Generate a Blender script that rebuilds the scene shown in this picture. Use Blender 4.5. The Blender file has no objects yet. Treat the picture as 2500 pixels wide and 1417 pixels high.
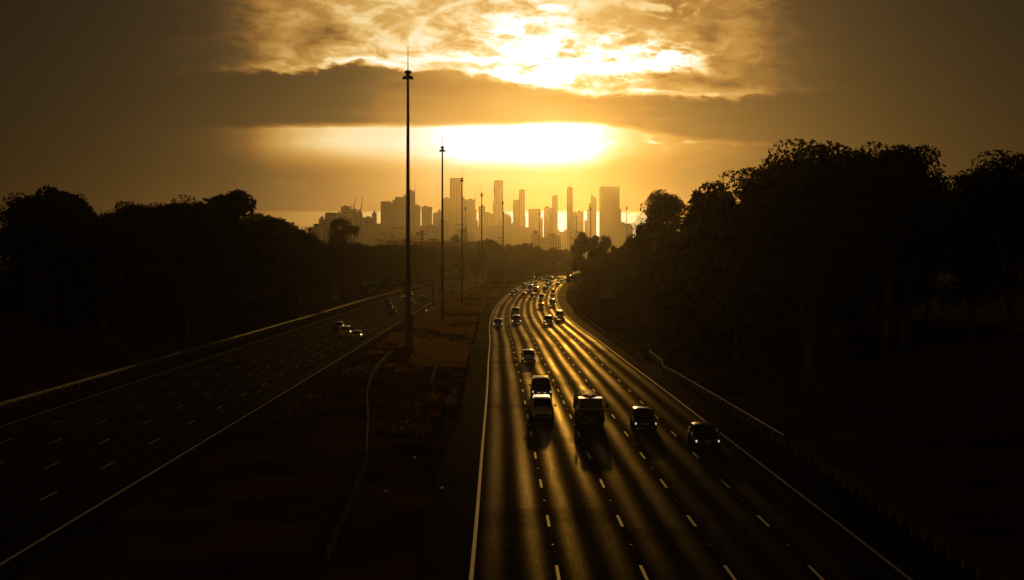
import bpy, bmesh, math, random
from mathutils import Vector, Matrix
random.seed(7)
R = math.radians
SC = bpy.context.scene
COL = SC.collection

# ------------------------------------------------------------------ camera, sun, world, exposure
FPX = 3511.0            # focal length in pixels of a 2500-wide frame
CAMH = 12.8
HZ = 640.0
cam = bpy.data.cameras.new('camera')
cam.sensor_width = 36; cam.lens = FPX / 2500 * 36
cam.shift_y = -(708.5 - HZ) / 2500
cam.clip_start = 1.0; cam.clip_end = 30000
co = bpy.data.objects.new('camera', cam); COL.objects.link(co)
co.location = (0, 0, CAMH); co.rotation_euler = (R(90), 0, 0)
SC.camera = co
SC.view_settings.view_transform = 'Standard'
SC.view_settings.look = 'None'
SC.view_settings.exposure = -2.3
SC.view_settings.gamma = 1
SC.cycles.volume_bounces = 0
SC.cycles.max_bounces = 5
SC.cycles.transparent_max_bounces = 8
SC.cycles.sample_clamp_indirect = 4

SUN_AZ, SUN_EL = R(2.15), R(5.0)
sd = Vector((math.cos(SUN_EL) * math.sin(SUN_AZ), math.cos(SUN_EL) * math.cos(SUN_AZ), math.sin(SUN_EL)))
sl = bpy.data.lights.new('sun', 'SUN'); sl.energy = 2.0; sl.angle = R(0.6); sl.color = (1.0, 0.50, 0.07)
so = bpy.data.objects.new('sun', sl); COL.objects.link(so)
so.rotation_euler = (-sd).to_track_quat('-Z', 'Y').to_euler()
so.location = (20, 0, 60)


class X:
    """tiny expression builder for math nodes"""
    nt = None
    def __init__(s, v): s.v = v
    @staticmethod
    def m(op, *a, clamp=False):
        n = X.nt.nodes.new('ShaderNodeMath'); n.operation = op; n.use_clamp = clamp
        for i, q in enumerate(a):
            q = q.v if isinstance(q, X) else q
            if isinstance(q, (int, float)): n.inputs[i].default_value = q
            else: X.nt.links.new(q, n.inputs[i])
        return X(n.outputs[0])
    def __add__(s, o): return X.m('ADD', s, o)
    __radd__ = __add__
    def __sub__(s, o): return X.m('SUBTRACT', s, o)
    def __rsub__(s, o): return X.m('SUBTRACT', o, s)
    def __mul__(s, o): return X.m('MULTIPLY', s, o)
    __rmul__ = __mul__
    def __truediv__(s, o): return X.m('DIVIDE', s, o)


def sstep(x, a, b):
    n = X.nt.nodes.new('ShaderNodeMapRange'); n.interpolation_type = 'SMOOTHSTEP'
    for i, q in enumerate((x, a, b)):
        q = q.v if isinstance(q, X) else q
        if isinstance(q, (int, float)): n.inputs[i].default_value = q
        else: X.nt.links.new(q, n.inputs[i])
    return X(n.outputs[0])


def mixf(a, b, t): return a + (b - a) * t if isinstance(a, X) or isinstance(b, X) else a + t * (b - a)


def curve(x, pts):
    """piecewise curve y(x) through pts, as a Float Curve node"""
    x0, x1 = pts[0][0], pts[-1][0]
    lo, hi = min(p[1] for p in pts), max(p[1] for p in pts)
    if hi - lo < 1e-6: hi = lo + 1
    n = X.nt.nodes.new('ShaderNodeFloatCurve')
    c = n.mapping.curves[0]
    while len(c.points) > 2: c.points.remove(c.points[1])
    nm = [((p[0] - x0) / (x1 - x0), (p[1] - lo) / (hi - lo)) for p in pts]
    c.points[0].location = nm[0]; c.points[-1].location = nm[-1]
    for p in nm[1:-1]: c.points.new(*p)
    n.mapping.extend = 'HORIZONTAL'
    n.mapping.update()
    X.nt.links.new(X.m('DIVIDE', x - x0, x1 - x0, clamp=True).v, n.inputs['Value'])
    return X(n.outputs[0]) * (hi - lo) + lo


def gauss(p, q, cx, cy, rx, ry):
    a = (p - cx) / rx; b = (q - cy) / ry
    return X.m('EXPONENT', (a * a + b * b) * -1.0)


def vec(x, y, z=0.0):
    n = X.nt.nodes.new('ShaderNodeCombineXYZ')
    for i, q in enumerate((x, y, z)):
        q = q.v if isinstance(q, X) else q
        if isinstance(q, (int, float)): n.inputs[i].default_value = q
        else: X.nt.links.new(q, n.inputs[i])
    return n.outputs[0]


def noise(v, scale, detail=5, rough=0.55, dist=0.0, out=0):
    n = X.nt.nodes.new('ShaderNodeTexNoise')
    n.inputs['Scale'].default_value = scale; n.inputs['Detail'].default_value = detail
    n.inputs['Roughness'].default_value = rough; n.inputs['Distortion'].default_value = dist
    X.nt.links.new(v, n.inputs['Vector'])
    return X(n.outputs[out])


world = bpy.data.worlds.new('World'); SC.world = world; world.use_nodes = True
nt = world.node_tree; nt.nodes.clear(); X.nt = nt
out = nt.nodes.new('ShaderNodeOutputWorld')
bg = nt.nodes.new('ShaderNodeBackground'); bg.inputs['Strength'].default_value = 0.15
nt.links.new(bg.outputs[0], out.inputs[0])
sky = nt.nodes.new('ShaderNodeTexSky'); sky.sky_type = 'NISHITA'; sky.sun_disc = False
sky.sun_elevation = SUN_EL; sky.sun_rotation = SUN_AZ; sky.dust_density = 3.0
tc = nt.nodes.new('ShaderNodeTexCoord')
sep = nt.nodes.new('ShaderNodeSeparateXYZ'); nt.links.new(tc.outputs['Generated'], sep.inputs[0])
dx, dy, dz = X(sep.outputs[0]), X(sep.outputs[1]), X(sep.outputs[2])
hyp = X.m('SQRT', dx * dx + dy * dy)
# azimuth and elevation of the sky direction in a convenient angular unit (3511 per radian)
P = X.m('ARCTAN2', dx, dy) * 3511.0 + 1250.0
Q = 640.0 - dz / X.m('MAXIMUM', hyp, 0.02) * 3511.0
nv = vec(P * 0.0034, Q * 0.0080)
nv2 = vec(P * 0.0048 + Q * 0.0020, Q * 0.0095 - P * 0.0012, 3.7)
n1 = noise(nv, 1.6, 5, 0.55, 0.3)
n2 = noise(nv2, 2.6, 8, 0.62, 0.5)
n3 = noise(vec(P * 0.002, Q * 0.012, 9.1), 2.5, 5, 0.5)
n4 = noise(vec(P * 0.0075 + Q * 0.003, Q * 0.021 - P * 0.003, 5.3), 2.6, 9, 0.62, 0.25)
Pw = P + (n2 - 0.5) * 90.0
Qw = Q + (n1 - 0.5) * 50.0 + (n4 - 0.5) * 16.0
# the long cloud bank: top and bottom edges, tone along it
top = curve(P, [(300, 205), (778, 172), (860, 158), (1000, 172), (1100, 182), (1200, 196), (1300, 216), (1400, 228), (1520, 240), (1722, 243), (2200, 225)])
bot = curve(P, [(300, 330), (778, 314), (1000, 311), (1200, 308), (1400, 303), (1500, 312), (1600, 332), (1722, 350), (2200, 370)])
s1 = sstep(Qw - top + (n4 - 0.5) * 34.0, -7.0, 9.0)
s2 = sstep(bot - Q - (n3 - 0.5) * 10.0, -4.0, 16.0)
band = s1 * s2
bt = curve(P, [(300, .12), (778, .06), (880, .2), (960, .42), (1060, .54), (1200, .64), (1300, .68), (1400, .62), (1500, .50), (1600, .32), (1722, .16), (2200, .1)])
rel = X.m('DIVIDE', Q - top, bot - top, clamp=True)
glowrel = curve(P, [(300, .0), (778, .22), (900, .22), (1250, .2), (1420, .16), (1600, .02), (1722, -.02), (2200, 0.)])
bandtone = bt + (rel - 0.35) * glowrel + (n3 - 0.5) * 0.26 + (n1 - 0.5) * 0.16 + (n4 - 0.5) * 0.16 * (1.0 - rel)
bandtone = bandtone - sstep(rel, 0.0, 0.25) * 0.03 + (1.0 - sstep(Q, top, top + 14.0)) * 0.05
# the sky under it
gap = curve(P + (n4 - 0.5) * 110.0, [(300, .25), (778, .92), (860, 1.0), (960, 1.03), (1060, 1.16), (1120, 1.4), (1300, 1.55), (1400, 1.5), (1450, 1.3), (1500, 1.02), (1560, .82), (1600, .72), (1722, .5), (2200, .12)])
gapn = (sstep(n4, 0.5, 0.72) * sstep(P, 1500, 1620) * gauss(P, Q, 1670, 340, 120, 26)) * 0.75
low = curve(P, [(300, .12), (778, .46), (880, .60), (1000, .74), (1100, .82), (1250, .84), (1380, .82), (1450, .74), (1520, .56), (1600, .40), (1722, .25), (2200, .1)])
low2 = curve(P, [(300, .12), (778, .42), (900, .54), (1050, .64), (1250, .66), (1400, .64), (1500, .54), (1600, .44), (1722, .25), (2200, .1)])
strip = curve(P, [(300, .2), (778, .68), (880, .84), (1000, .93), (1200, 1.02), (1400, 1.1), (1540, 1.0), (1640, .85), (1722, .7), (2200, .15)])
qs = Q + (n3 - 0.5) * 24.0
l1 = mixf(gap + gapn, low, sstep(qs, 352.0, 432.0))
l1 = mixf(l1, low2, sstep(Q, 430.0, 510.0))
l1 = mixf(l1, strip, sstep(Q + (n1 - 0.5) * 6.0, 512.0, 522.0))
ltone = l1 + (n3 - 0.5) * 0.14 * curve(P, [(300, 1), (900, 1), (1100, .2), (1450, .2), (1600, 1), (2200, 1)])
# the broken cloud above it
uc = curve(P, [(300, .22), (778, .78), (860, .84), (1000, .88), (1150, .88), (1300, .92), (1450, .90), (1560, .82), (1640, .78), (1722, .72), (2200, .15)])
cl = sstep(n2, 0.34, 0.66)
white = gauss(Pw, Qw, 1400, 135, 230, 58) + gauss(Pw, Qw, 1530, 170, 190, 30) * 0.7 + gauss(Pw, Qw, 1310, 60, 90, 55) * 0.8 + gauss(Pw, Qw, 1640, 140, 80, 34) * 0.9 + gauss(Pw, Qw, 1250, 190, 120, 26) * 0.6
utone = uc + (cl - 0.5) * 0.26 * curve(P, [(300, .3), (778, 1), (2200, .3)]) + (n4 - 0.5) * 0.22 + (n1 - 0.5) * 0.12
rim = X.m('EXPONENT', (n2 - 0.52) * (n2 - 0.52) * -1500.0)
utone = utone + rim * white * 0.12 + white * (0.27 + (n4 - 0.5) * 1.3 + (n2 - 0.5) * 0.9)
lining = (Qw - top + 9.0) / 8.0
utone = utone + X.m('EXPONENT', lining * lining * -1.0) * 0.13
utone = utone + gauss(P, Qw, 1120, 146, 230, 9) * 0.28 - gauss(Pw, Qw, 800, 92, 70, 34) * 0.34
utone = utone - gauss(Pw, Qw, 1480, 62, 90, 40) * 0.22 * sstep(n2, 0.3, 0.6) - gauss(Pw, Qw, 1720, 100, 50, 50) * 0.22
utone = utone - gauss(P, Qw, 1690, 200, 120, 17) * 0.45 - gauss(P, Qw, 1600, 185, 70, 8) * 0.35 + gauss(P, Qw, 1600, 225, 60, 4) * 0.3
utone = mixf(utone, 0.47, gauss(Pw, Qw, 1650, 18, 70, 40) * sstep(0.62 - n2, 0.0, 0.14))
tone = mixf(mixf(utone, ltone, sstep(Q - bot, -8.0, 6.0)), bandtone, band)
# cloud darkening made up away from the sun, to hold ambient light low
side = curve(P, [(-1500, .07), (100, .10), (400, .24), (600, .55), (770, 1.0), (900, 1.02), (1600, 1.02), (1730, 1.0), (1900, .56), (2100, .26), (2400, .10), (4000, .07)])
up = curve(Q, [(-9000, .05), (-2500, .08), (-900, .16), (-400, .34), (-120, .72), (-10, 1.0), (100, 1.0)])
tone = tone * side * up - (1.0 - side) * 0.02
tone = X.m('MAXIMUM', tone, 0.0) + sstep(dy * -1.0, 0.0, 0.6) * 0.26  # soft fill glow added behind the camera to lift the car fronts
ramp = nt.nodes.new('ShaderNodeValToRGB')
def s2l(c): return tuple(((q / 255) / 12.92 if q / 255 <= .04045 else ((q / 255 + .055) / 1.055) ** 2.4) for q in c)
stops = [(0, (0, 0, 0)), (.1, (15, 9, 4)), (.2, (46, 28, 12)), (.3, (76, 50, 22)), (.45, (120, 80, 32)), (.65, (172, 124, 56)), (.8, (206, 162, 88)),
         (.9, (232, 196, 128)), (1.0, (250, 226, 170)), (1.1, (255, 246, 218)), (1.25, (255, 255, 252))]
cr = ramp.color_ramp
while len(cr.elements) > 1: cr.elements.remove(cr.elements[0])
cr.elements[0].position = 0; cr.elements[0].color = (0, 0, 0, 1)
for t, c in stops[1:]:
    e = cr.elements.new(t / 1.6); e.color = (*s2l(c), 1)
nt.links.new((tone / 1.6).v, ramp.inputs[0])
boost = 1.0 + sstep(tone, 1.05, 1.6) * 0.9
mul = nt.nodes.new('ShaderNodeVectorMath'); mul.operation = 'SCALE'
nt.links.new(ramp.outputs[0], mul.inputs[0]); nt.links.new((boost * 31.0).v, mul.inputs['Scale'])
skys = nt.nodes.new('ShaderNodeVectorMath'); skys.operation = 'SCALE'; skys.inputs['Scale'].default_value = 0.05
nt.links.new(sky.outputs[0], skys.inputs[0])
addn = nt.nodes.new('ShaderNodeVectorMath'); addn.operation = 'ADD'
nt.links.new(mul.outputs[0], addn.inputs[0]); nt.links.new(skys.outputs[0], addn.inputs[1])
nt.links.new(addn.outputs[0], bg.inputs['Color'])
try:
    world.cycles.sampling_method = 'MANUAL'; world.cycles.sample_map_resolution = 2048
except Exception: pass

# ------------------------------------------------------------------ helpers
def tag(o, label=None, cat=None, group=None, kind=None):
    if label: o['label'] = label
    if cat: o['category'] = cat
    if group: o['group'] = group
    if kind: o['kind'] = kind
    return o

def empty(name, loc=(0, 0, 0), rz=0):
    o = bpy.data.objects.new(name, None); COL.objects.link(o)
    o.location = loc; o.rotation_euler = (0, 0, rz); o.empty_display_size = .2
    return o

class MB:
    def __init__(s): s.v = []; s.f = []; s.uv = None
    def add(s, vs, fs):
        b = len(s.v); s.v += [tuple(p) for p in vs]; s.f += [tuple(b + i for i in f) for f in fs]; return s
    def box(s, x0, x1, y0, y1, z0, z1, tx=0, ty=0):
        vs = [(x0, y0, z0), (x1, y0, z0), (x1, y1, z0), (x0, y1, z0), (x0 + tx, y0 + ty, z1), (x1 - tx, y0 + ty, z1), (x1 - tx, y1 - ty, z1), (x0 + tx, y1 - ty, z1)]
        return s.add(vs, [(3, 2, 1, 0), (4, 5, 6, 7), (0, 1, 5, 4), (1, 2, 6, 5), (2, 3, 7, 6), (3, 0, 4, 7)])
    def tube(s, pts, rad, n=8, cap=True):
        pts = [Vector(p) for p in pts]; b = len(s.v); k = len(pts)
        if not isinstance(rad, (list, tuple)): rad = [rad] * k
        for i, p in enumerate(pts):
            d = (pts[min(i + 1, k - 1)] - pts[max(i - 1, 0)]).normalized()
            u = d.cross(Vector((0, 0, 1))) if abs(d.z) < .95 else d.cross(Vector((0, 1, 0)))
            u.normalize(); w = d.cross(u)
            for j in range(n):
                a = 2 * math.pi * j / n
                s.v.append(tuple(p + (u * math.cos(a) + w * math.sin(a)) * rad[i]))
        for i in range(k - 1):
            for j in range(n):
                a = b + i * n + j; c = b + i * n + (j + 1) % n
                s.f.append((a, c, c + n, a + n))
        if cap:
            s.f.append(tuple(b + j for j in range(n))[::-1]); s.f.append(tuple(b + (k - 1) * n + j for j in range(n)))
        return s
    def lathe(s, prof, c=(0, 0, 0), n=16, sx=1.0):
        b = len(s.v)
        for r, z in prof:
            for j in range(n):
                a = 2 * math.pi * j / n
                s.v.append((c[0] + r * math.cos(a) * sx, c[1] + r * math.sin(a), c[2] + z))
        for i in range(len(prof) - 1):
            for j in range(n):
                a = b + i * n + j; d = b + i * n + (j + 1) % n
                s.f.append((a, d, d + n, a + n))
        s.f.append(tuple(b + j for j in range(n))[::-1]); s.f.append(tuple(b + (len(prof) - 1) * n + j for j in range(n)))
        return s
    def quadpatch(s, a, b, c, d, th=.01):
        """thin panel over a quad a-b-c-d with a little thickness"""
        a, b, c, d = map(Vector, (a, b, c, d))
        n = (b - a).cross(d - a).normalized() * th
        vs = [a, b, c, d, a + n, b + n, c + n, d + n]
        return s.add(vs, [(3, 2, 1, 0), (4, 5, 6, 7), (0, 1, 5, 4), (1, 2, 6, 5), (2, 3, 7, 6), (3, 0, 4, 7)])
    def build(s, name, mat, parent=None, smooth=False, bevel=0, seg=2):
        me = bpy.data.meshes.new(name); me.from_pydata(s.v, [], s.f)
        if bevel:
            bm = bmesh.new(); bm.from_mesh(me)
            es = [e for e in bm.edges if len(e.link_faces) == 2 and e.calc_face_angle(0) > R(25)]
            bmesh.ops.bevel(bm, geom=es, offset=bevel, segments=seg, profile=.5, affect='EDGES')
            bm.to_mesh(me); bm.free()
        if mat: me.materials.append(mat)
        if smooth: me.polygons.foreach_set('use_smooth', [True] * len(me.polygons))
        me.update()
        o = bpy.data.objects.new(name, me); COL.objects.link(o)
        if parent: o.parent = parent
        return o

def tree_of(root):
    """the thing, its parts, their sub-parts"""
    kids = {}
    for o in bpy.data.objects:
        if o.parent: kids.setdefault(o.parent.name, []).append(o)
    def rec(o): return (o, [rec(c) for c in kids.get(o.name, [])])
    return rec(root)

def copy_tree(t, parent=None):
    o, ch = t
    c = o.copy(); COL.objects.link(c); c.parent = parent
    for k in ch: copy_tree(k, c)
    return c

# materials
def mat(name, col=(.5, .5, .5), rough=.6, metal=0., spec=.5, coat=0., emit=None, es=0.):
    m = bpy.data.materials.new(name); m.use_nodes = True
    b = m.node_tree.nodes['Principled BSDF']
    b.inputs['Base Color'].default_value = (*col, 1); b.inputs['Roughness'].default_value = rough
    b.inputs['Metallic'].default_value = metal; b.inputs['Specular IOR Level'].default_value = spec
    if coat: b.inputs['Coat Weight'].default_value = coat; b.inputs['Coat Roughness'].default_value = .06
    if emit: b.inputs['Emission Color'].default_value = (*emit, 1); b.inputs['Emission Strength'].default_value = es
    return m

def noisy(m, c0, c1, scale, coord='Object', detail=4, bump=0.0, rough=None):
    nt = m.node_tree; X.nt = nt
    tcn = nt.nodes.new('ShaderNodeTexCoord')
    n = noise(tcn.outputs[coord], scale, detail, .6)
    mx = nt.nodes.new('ShaderNodeMix'); mx.data_type = 'RGBA'
    mx.inputs['A'].default_value = (*c0, 1); mx.inputs['B'].default_value = (*c1, 1)
    nt.links.new(sstep(n, .32, .68).v, mx.inputs['Factor'])
    nt.links.new(mx.outputs['Result'], nt.nodes['Principled BSDF'].inputs['Base Color'])
    if bump:
        bp = nt.nodes.new('ShaderNodeBump'); bp.inputs['Strength'].default_value = bump
        nt.links.new(n.v, bp.inputs['Height']); nt.links.new(bp.outputs[0], nt.nodes['Principled BSDF'].inputs['Normal'])
    if rough:
        nt.links.new((n * (rough[1] - rough[0]) + rough[0]).v, nt.nodes['Principled BSDF'].inputs['Roughness'])
    return m

M = {}
M['steel'] = noisy(mat('galvanised_steel', (.22, .23, .25), .45, .3), (.16, .17, .19), (.28, .29, .31), 1.5)
M['mast'] = noisy(mat('mast_steel', (.15, .17, .19), .5, .2), (.10, .12, .14), (.17, .19, .21), .6)
M['darkmetal'] = noisy(mat('dark_metal', (.03, .03, .035), .5, .4), (.02, .02, .022), (.05, .05, .055), 3)
M['rail'] = noisy(mat('rail_steel', (.2, .2, .21), .6, .3), (.12, .12, .13), (.24, .24, .24), 2)
M['concrete'] = noisy(mat('concrete', (.3, .29, .27), .85), (.22, .21, .2), (.36, .34, .32), 1.2)
M['white'] = mat('white_cap', (.8, .8, .78), .4)
M['signgreen'] = noisy(mat('green_sign_sheet', (.01, .12, .06), .5), (.008, .10, .05), (.012, .14, .07), .8)
M['signgrey'] = noisy(mat('sign_back_grey', (.18, .18, .18), .55, .3), (.14, .14, .14), (.22, .22, .22), 1.2)
M['signwhite'] = noisy(mat('sign_white', (.6, .6, .58), .5), (.5, .5, .48), (.66, .66, .62), 2)
M['tyre'] = noisy(mat('tyre_rubber', (.015, .015, .015), .85), (.01, .01, .01), (.025, .025, .025), 6)
M['rim'] = noisy(mat('rim_alloy', (.4, .4, .42), .3, .9), (.3, .3, .32), (.5, .5, .52), 5)
M['glass'] = noisy(mat('dark_glass', (.012, .014, .013), .05, 0, .6), (.008, .01, .009), (.02, .022, .02), 1)
M['trim'] = noisy(mat('black_trim', (.015, .015, .016), .55), (.01, .01, .01), (.025, .025, .027), 4)
M['lamp_off'] = mat('lamp_lens', (.25, .26, .28), .12, .3)
M['lamp_on'] = mat('lit_headlamp', (.8, .8, .8), .2, 0, .5, 0, (1, .96, .88), 15)
M['lamp_dim'] = mat('daytime_lamp', (.8, .8, .8), .2, 0, .5, 0, (.85, .93, 1), 4)
M['tail'] = mat('tail_lens', (.22, .01, .008), .2)
M['plate'] = mat('number_plate', (.35, .35, .33), .5)
M['beacon'] = mat('beacon_amber', (.25, .07, .01), .3)
PAINT = {}
for nme, c, me_ in (('white', (.62, .62, .60), 0), ('silver', (.30, .31, .32), .5), ('grey', (.10, .10, .11), .4), ('black', (.012, .012, .014), 0),
                    ('blue', (.02, .04, .10), .2), ('red', (.12, .008, .008), 0), ('beige', (.26, .22, .16), .1), ('green', (.02, .06, .04), .1)):
    PAINT[nme] = noisy(mat('car_paint_' + nme, c, .28, me_, .5, .7), tuple(q * .94 for q in c), tuple(q * 1.04 for q in c), 2)
    PAINT[nme].node_tree.nodes['Principled BSDF'].inputs['Coat Weight'].default_value = .8

def foliage(name, c0, c1, tr=.35):
    m = bpy.data.materials.new(name); m.use_nodes = True; nt = m.node_tree; X.nt = nt
    nt.nodes.clear()
    o = nt.nodes.new('ShaderNodeOutputMaterial'); d = nt.nodes.new('ShaderNodeBsdfDiffuse'); t = nt.nodes.new('ShaderNodeBsdfTranslucent')
    mx = nt.nodes.new('ShaderNodeMixShader'); mx.inputs[0].default_value = tr
    tcn = nt.nodes.new('ShaderNodeTexCoord'); n = noise(tcn.outputs['Object'], .9, 4, .6)
    cm = nt.nodes.new('ShaderNodeMix'); cm.data_type = 'RGBA'; cm.inputs['A'].default_value = (*c0, 1); cm.inputs['B'].default_value = (*c1, 1)
    nt.links.new(sstep(n, .35, .65).v, cm.inputs['Factor'])
    for q in (d, t): nt.links.new(cm.outputs['Result'], q.inputs['Color'])
    nt.links.new(d.outputs[0], mx.inputs[1]); nt.links.new(t.outputs[0], mx.inputs[2]); nt.links.new(mx.outputs[0], o.inputs[0])
    return m
M['leaf'] = foliage('eucalypt_leaves', (.030, .040, .014), (.070, .075, .028), .3)
M['leaf2'] = foliage('pine_needles', (.018, .030, .012), (.035, .050, .020), .15)
M['bark'] = noisy(mat('bark', (.12, .09, .07), .9), (.06, .045, .035), (.18, .14, .11), 2, bump=.4)
M['drygrass'] = foliage('dry_grass_blades', (.32, .20, .07), (.55, .34, .14), .5)
M['brick'] = noisy(mat('dark_brick', (.10, .06, .045), .9), (.07, .045, .035), (.14, .08, .06), .7)
M['roof'] = noisy(mat('metal_roof', (.2, .2, .2), .75, .0), (.14, .14, .14), (.26, .25, .24), .3)

def facade(name, c0, c1, fl=3.8, bay=3.2, vert=False):
    m = mat(name, c0, .55); nt = m.node_tree; X.nt = nt
    g = nt.nodes.new('ShaderNodeTexCoord'); sp = nt.nodes.new('ShaderNodeSeparateXYZ'); nt.links.new(g.outputs['Object'], sp.inputs[0])
    z = X.m('FRACT', X(sp.outputs[2]) / fl); x = X.m('FRACT', (X(sp.outputs[0]) + X(sp.outputs[1])) / bay)
    a = sstep(z, .40, .45) if not vert else 1.0
    w = sstep(x, .28, .34) * (a if not vert else 1.0)
    cm = nt.nodes.new('ShaderNodeMix'); cm.data_type = 'RGBA'; cm.inputs['A'].default_value = (*c0, 1); cm.inputs['B'].default_value = (*c1, 1)
    nt.links.new(w.v, cm.inputs['Factor']); nt.links.new(cm.outputs['Result'], nt.nodes['Principled BSDF'].inputs['Base Color'])
    nt.links.new((.75 - w * .5).v, nt.nodes['Principled BSDF'].inputs['Roughness'])
    return m
FAC = [facade('tower_glass_concrete', (.28, .26, .24), (.05, .06, .07)), facade('tower_dark_glass', (.10, .10, .11), (.04, .05, .06), 3.9, 1.6),
       facade('tower_ribbed', (.34, .31, .28), (.08, .08, .09), 3.8, 6, True), facade('low_block', (.30, .27, .23), (.07, .07, .07), 3.6, 4.5)]

# ------------------------------------------------------------------ terrain
def zt(Y):
    if Y < 300: return 0.0
    if Y < 580: return .5 * 5e-5 * (Y - 300) ** 2
    if Y < 950: return 1.96 + .014 * (Y - 580)
    return 7.14 + .014 * 150 * (1 - (1 - min(1, (Y - 950) / 300)) ** 2)

def lerp_curve(P):
    """smooth (Catmull-Rom) curve X(Y) through points"""
    def f(y):
        if y <= P[0][0]: return P[0][1] + (y - P[0][0]) * (P[1][1] - P[0][1]) / (P[1][0] - P[0][0])
        if y >= P[-1][0]: return P[-1][1] + (y - P[-1][0]) * (P[-1][1] - P[-2][1]) / (P[-1][0] - P[-2][0])
        i = max(k for k in range(len(P) - 1) if P[k][0] <= y)
        def sl(k):
            if k <= 0: return (P[1][1] - P[0][1]) / (P[1][0] - P[0][0])
            if k >= len(P) - 1: return (P[-1][1] - P[-2][1]) / (P[-1][0] - P[-2][0])
            return (P[k + 1][1] - P[k - 1][1]) / (P[k + 1][0] - P[k - 1][0])
        h = P[i + 1][0] - P[i][0]; t = (y - P[i][0]) / h
        a, b, m0, m1 = P[i][1], P[i + 1][1], sl(i) * h, sl(i + 1) * h
        return a * (2*t**3 - 3*t*t + 1) + m0 * (t**3 - 2*t*t + t) + b * (-2*t**3 + 3*t*t) + m1 * (t**3 - t*t)
    return f
CR = lerp_curve([(0, 7.4), (58, 7.2), (100, 6.8), (145, 6.35), (191, 5.75), (232, 5.3), (271, 4.6), (310, 4.15), (350, 4.0), (391, 4.3), (435, 5.0), (480, 6.1),
                 (520, 7.5), (573, 9.9), (642, 14.0), (711, 18.7), (755, 22.5), (820, 29.5), (880, 38.5), (950, 52), (1050, 80), (1200, 135)])
CL = lerp_curve([(0, -30), (100, -30.8), (167, -31.4), (308, -32.6), (400, -33.1), (450, -32.6), (530, -29.8), (627, -25.2), (700, -21), (775, -16.3), (850, -9), (900, -3), (1000, 14), (1200, 66)])
LW = 3.54
def px(x, d): return (x - 1250) / FPX * d
def zy(y, d): return CAMH + (HZ - y) / FPX * d
def G(x, y):
    """ground point of a sight line"""
    lo, hi = 20, 3000
    for _ in range(50):
        m = (lo + hi) / 2
        if zy(y, m) > zt(m): lo = m
        else: hi = m
    return px(x, lo), lo

ROWS = [-80 + 10 * i for i in range(150)]
def bank(X_, Y):
    r = X_ - CR(Y) - 17; l = CL(Y) - 17 - X_
    a = 0
    if r > 0: a = min(1, r / 28) ** 1.5 * 4.5
    if l > 0: a = min(1, l / 30) ** 1.5 * 2.5
    if Y > 900: a *= max(0, 1 - (Y - 900) / 300)
    return a
cols = [-3600, -2400, -1500, -900, -500, -300, -200, -150, -120] + list(range(-100, 200, 6)) + [210, 240, 300, 500, 900, 1500, 2400, 3600]
rowsg = ROWS + [1450, 1600, 2000, 2600, 3400, 4500, 6000, 8200]
mb = MB()
for Y in rowsg:
    for x in cols: mb.v.append((x, Y, zt(Y) + bank(x, Y)))
nc = len(cols)
for j in range(len(rowsg) - 1):
    for i in range(nc - 1): mb.f.append((j*nc+i, j*nc+i+1, (j+1)*nc+i+1, (j+1)*nc+i))
M['ground'] = noisy(mat('dry_ground', (.1, .07, .04), .95, 0, .0), (.034, .024, .011), (.14, .088, .036), .12, detail=9)
g = mb.build('ground', M['ground'], smooth=True); tag(g, kind='structure')

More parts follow.
